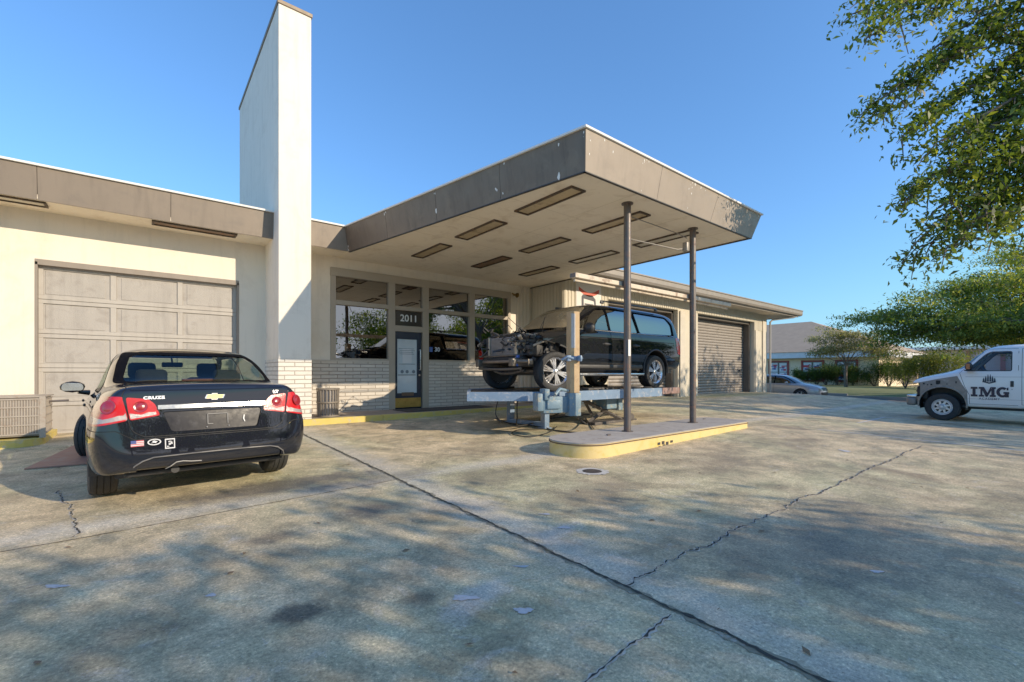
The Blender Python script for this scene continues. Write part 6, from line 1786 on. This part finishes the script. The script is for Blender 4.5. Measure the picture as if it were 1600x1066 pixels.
# trees across the street behind the photographer: mirrored in the shop windows, they shade the lot
share = None
rl_ = random.Random(21)
mv = []
for k, (x, y, h, kind) in enumerate([(-3.2, -10.5, 7.2, 0), (1.9, -10.2, 7.6, 0), (7.2, -10.4, 7.9, 0), (17.8, -11.0, 7.3, 0), (22.4, -10.4, 6.9, 0), (28.4, -11, 13.4, 0), (32.4, -11.5, 14.4, 0), (4.6, -19, 9.6, 0), (19.5, -20, 9.9, 0), (30, -21, 10.5, 0)]):
    lab = ['bushy street tree opposite the left garage door', 'bushy street tree opposite the pylon', 'bushy street tree opposite the shop window', 'bushy street tree opposite the entry door', 'bushy street tree opposite the car lift',
           'tall street tree opposite the first roller shutter', 'tall street tree opposite the second roller shutter', 'farther street tree opposite the shop', 'farther street tree opposite the canopy', 'farther tall street tree opposite the wing'][k]
    zb = gz(x, y)
    if not mv:
        tg = []
        for i in range(30):
            a = i * 2.4; q = 2.9 * math.sqrt((i + .5) / 30); tg.append(Vector((q * math.cos(a), q * math.sin(a) * .8, 6.2 - .9 - (q / 2.9) ** 2 * 2.1 - rl_.uniform(0, 2.3))))
        t = tree('street_tree', lab, 'tree', (x, y, zb), 2.1, tg, 1.15, 12000, .17, LEAF, .24, 'trees across the street', sub=4, padz=.6)
        mv = [o for o in bpy.data.objects if o.parent == t]
    else:
        t = tree('street_tree', lab, 'tree', (x, y, zb), 0, [], 0, 0, 0, None, group='trees across the street', share=mv)
    s = h / 6.3; t.scale = (s * 1.02, s, s); t.rotation_euler.z = rl_.uniform(0, 6.28) if k else 0

# ------------------------------------------------------------------ shop across the street
fb = thing('tan_shop', 'tan single storey shop with brown hip roof and poster windows beyond the street', 'building', (47, 12, 0))
def floc(o): o.location = (-47, -12, 0); return o
FX = 47.0; FY = 10.2
mb = MB(); mb.box(FX, 62, FY, 34, -.6, 2.7)
floc(mb.build('wall', mat('tan_render', (.86, .68, .45), .85, var=.08), fb))
mb = MB(); mb.bbox(FX - .7, 62.7, FY - .7, 34.7, 2.45, 3.0, .03); floc(mb.build('eave_board', mat('white_eave', (.72, .73, .76), .6), fb))
mb = MB(); e = [(FX - .8, FY - .8), (62.8, FY - .8), (62.8, 34.8), (FX - .8, 34.8)]
mb.mesh([(*p, 3.01) for p in e] + [(54.5, 17.5, 6.5), (54.5, 27, 6.5)], [(0, 1, 4), (1, 2, 5, 4), (2, 3, 5), (3, 0, 4, 5), (3, 2, 1, 0)])
floc(mb.build('roof', mat('brown_shingles', (.42, .30, .20), .9, var=.25, scale=2, bmp=.6, bscale=12), fb))
REDF = mat('red_window_frame', (.30, .04, .03), .6); DG = mat('dark_shop_glass', (.05, .07, .09), .15, bmp=0)
def wy_at(px, X=FX):
    d = ray(px, 0); return X * d.y / d.x
PR = random.Random(5)
for a, b_ in ((1201, 1233), (1252, 1288), (1305, 1341)):
    y1, y0 = wy_at(a), wy_at(b_)
    z0, z1 = .32, 2.25
    mb = MB(); e = .14
    mb.box(FX - .09, FX + .02, y0, y1, z0, z0 + e); mb.box(FX - .09, FX + .02, y0, y1, z1 - e, z1); mb.box(FX - .09, FX + .02, y0, y0 + e, z0 + e, z1 - e); mb.box(FX - .09, FX + .02, y1 - e, y1, z0 + e, z1 - e)
    fo = floc(mb.build('window', REDF, fb))
    mb = MB(); mb.box(FX - .03, FX - .01, y0 + e, y1 - e, z0 + e, z1 - e); mb.build('pane', DG, fo)
    p = [MB(), MB(), MB()]
    ym = (y0 + y1) / 2
    for q0, q1 in ((y0 + e + .06, ym - .08), (ym + .08, y1 - e - .06)):
        for s0, s1 in ((z0 + .2, 1.15), (1.22, z1 - .2)):
            p[0].box(FX - .045, FX - .032, q0, q1, s0, s1)
            for _ in range(6):
                yy = PR.uniform(q0, q1 - .35); zz = PR.uniform(s0, s1 - .2); k = PR.choice((1, 2, 1))
                p[k].box(FX - .05 - .002 * k - _ * .001, FX - .046 - .002 * k - _ * .001, yy, yy + PR.uniform(.1, .5), zz, zz + PR.uniform(.05, .2))
    p[0].each('poster', mat('white_poster', (.70, .74, .80), .6), fo); p[1].each('poster_print', mat('red_poster_print', (.5, .03, .05), .6), fo); p[2].each('poster_detail', mat('blue_poster_print', (.05, .08, .3), .6), fo)
mb = MB()
for px0 in (1385, 1391, 1397, 1404): 
    d = ray(px0, 0); x = FY * d.x / d.y; mb.box(x, x + .28, FY - .06, FY - .002, .5, 2.0)
mb.each('slot_window', DG, fb, fix=floc)
mb = MB(); mb.box(55.2, 61.0, FY - 3.2, FY - .1, 2.2, 2.75); mb.box(55.2, 61, FY - .05, FY - .01, .0, 2.2)
floc(mb.build('porch', mat('dark_porch', (.06, .05, .045), .8), fb))
# pale blocks farther right
b2 = thing('pink_shop', 'pale pink far shop with red pillars seen between shrubs and branches', 'building', (70, 6, 0))
mb = MB(); mb.box(-2, 8, -9, 6, -.5, 3.6); mb.build('wall', mat('pink_render', (.66, .5, .46), .8), b2)
mb = MB(); 
for y in (-6.5, -4.0, -1.5, 1.0): mb.bbox(-2.5, -2.15, y, y + .35, -.5, 3.4, .02)
mb.each('pillar', mat('red_pillar', (.40, .12, .09), .7), b2)
mb = MB(); mb.bbox(-2.8, 8.3, -9.3, 6.3, 3.6, 3.95, .03); mb.build('roof', WHITEP, b2)

# ------------------------------------------------------------------ light
wd = bpy.data.worlds.new('World'); sc.world = wd; wd.use_nodes = True
nt = wd.node_tree; bg = nt.nodes['Background']
sky = nt.nodes.new('ShaderNodeTexSky'); sky.sky_type = 'NISHITA'; sky.sun_disc = False
SUN = Vector((.45, -1, .435)).normalized()
elev = math.asin(SUN.z); az = math.atan2(SUN.x, SUN.y)
sky.sun_elevation = elev; sky.sun_rotation = az; sky.air_density = 1.1; sky.dust_density = 1.0; sky.ozone_density = 2.2; sky.altitude = 0
bg.inputs[1].default_value = .15
mg = nt.nodes.new('ShaderNodeMix'); mg.data_type = 'RGBA'; mg.blend_type = 'MULTIPLY'; mg.inputs[0].default_value = 1
nt.links.new(sky.outputs[0], mg.inputs[6]); mg.inputs[7].default_value = (.70, 1.20, 1.80, 1); dk = nt.nodes.new('ShaderNodeMix'); dk.data_type = 'RGBA'; dk.blend_type = 'DARKEN'; dk.inputs[0].default_value = 1; nt.links.new(mg.outputs[2], dk.inputs[6]); dk.inputs[7].default_value = (5.5, 6.0, 7.0, 1); nt.links.new(dk.outputs[2], bg.inputs[0])
sl = bpy.data.lights.new('sun', 'SUN'); sl.energy = 5; sl.angle = R(.42); sl.color = (1, .83, .60)
so = bpy.data.objects.new('sun', sl); COL.objects.link(so); so.location = (0, -20, 20)
so.rotation_euler = (-SUN).to_track_quat('-Z', 'Y').to_euler()
# ------------------------------------------------------------------ camera
cd = bpy.data.cameras.new('camera'); co_ = bpy.data.objects.new('camera', cd); COL.objects.link(co_)
co_.location = (0, 0, CZ); co_.rotation_euler = (R(90), 0, -math.atan2(.628, .778))
cd.sensor_width = 36; cd.lens = F / 1600 * 36; cd.shift_y = (HY - 533) / 1600; cd.clip_end = 3000; cd.clip_start = .05
sc.camera = co_
sc.view_settings.view_transform = 'Standard'; sc.view_settings.look = 'None'; sc.view_settings.exposure = 0; sc.view_settings.gamma = 1.2
sc.cycles.max_bounces = 8; sc.cycles.transparent_max_bounces = 12
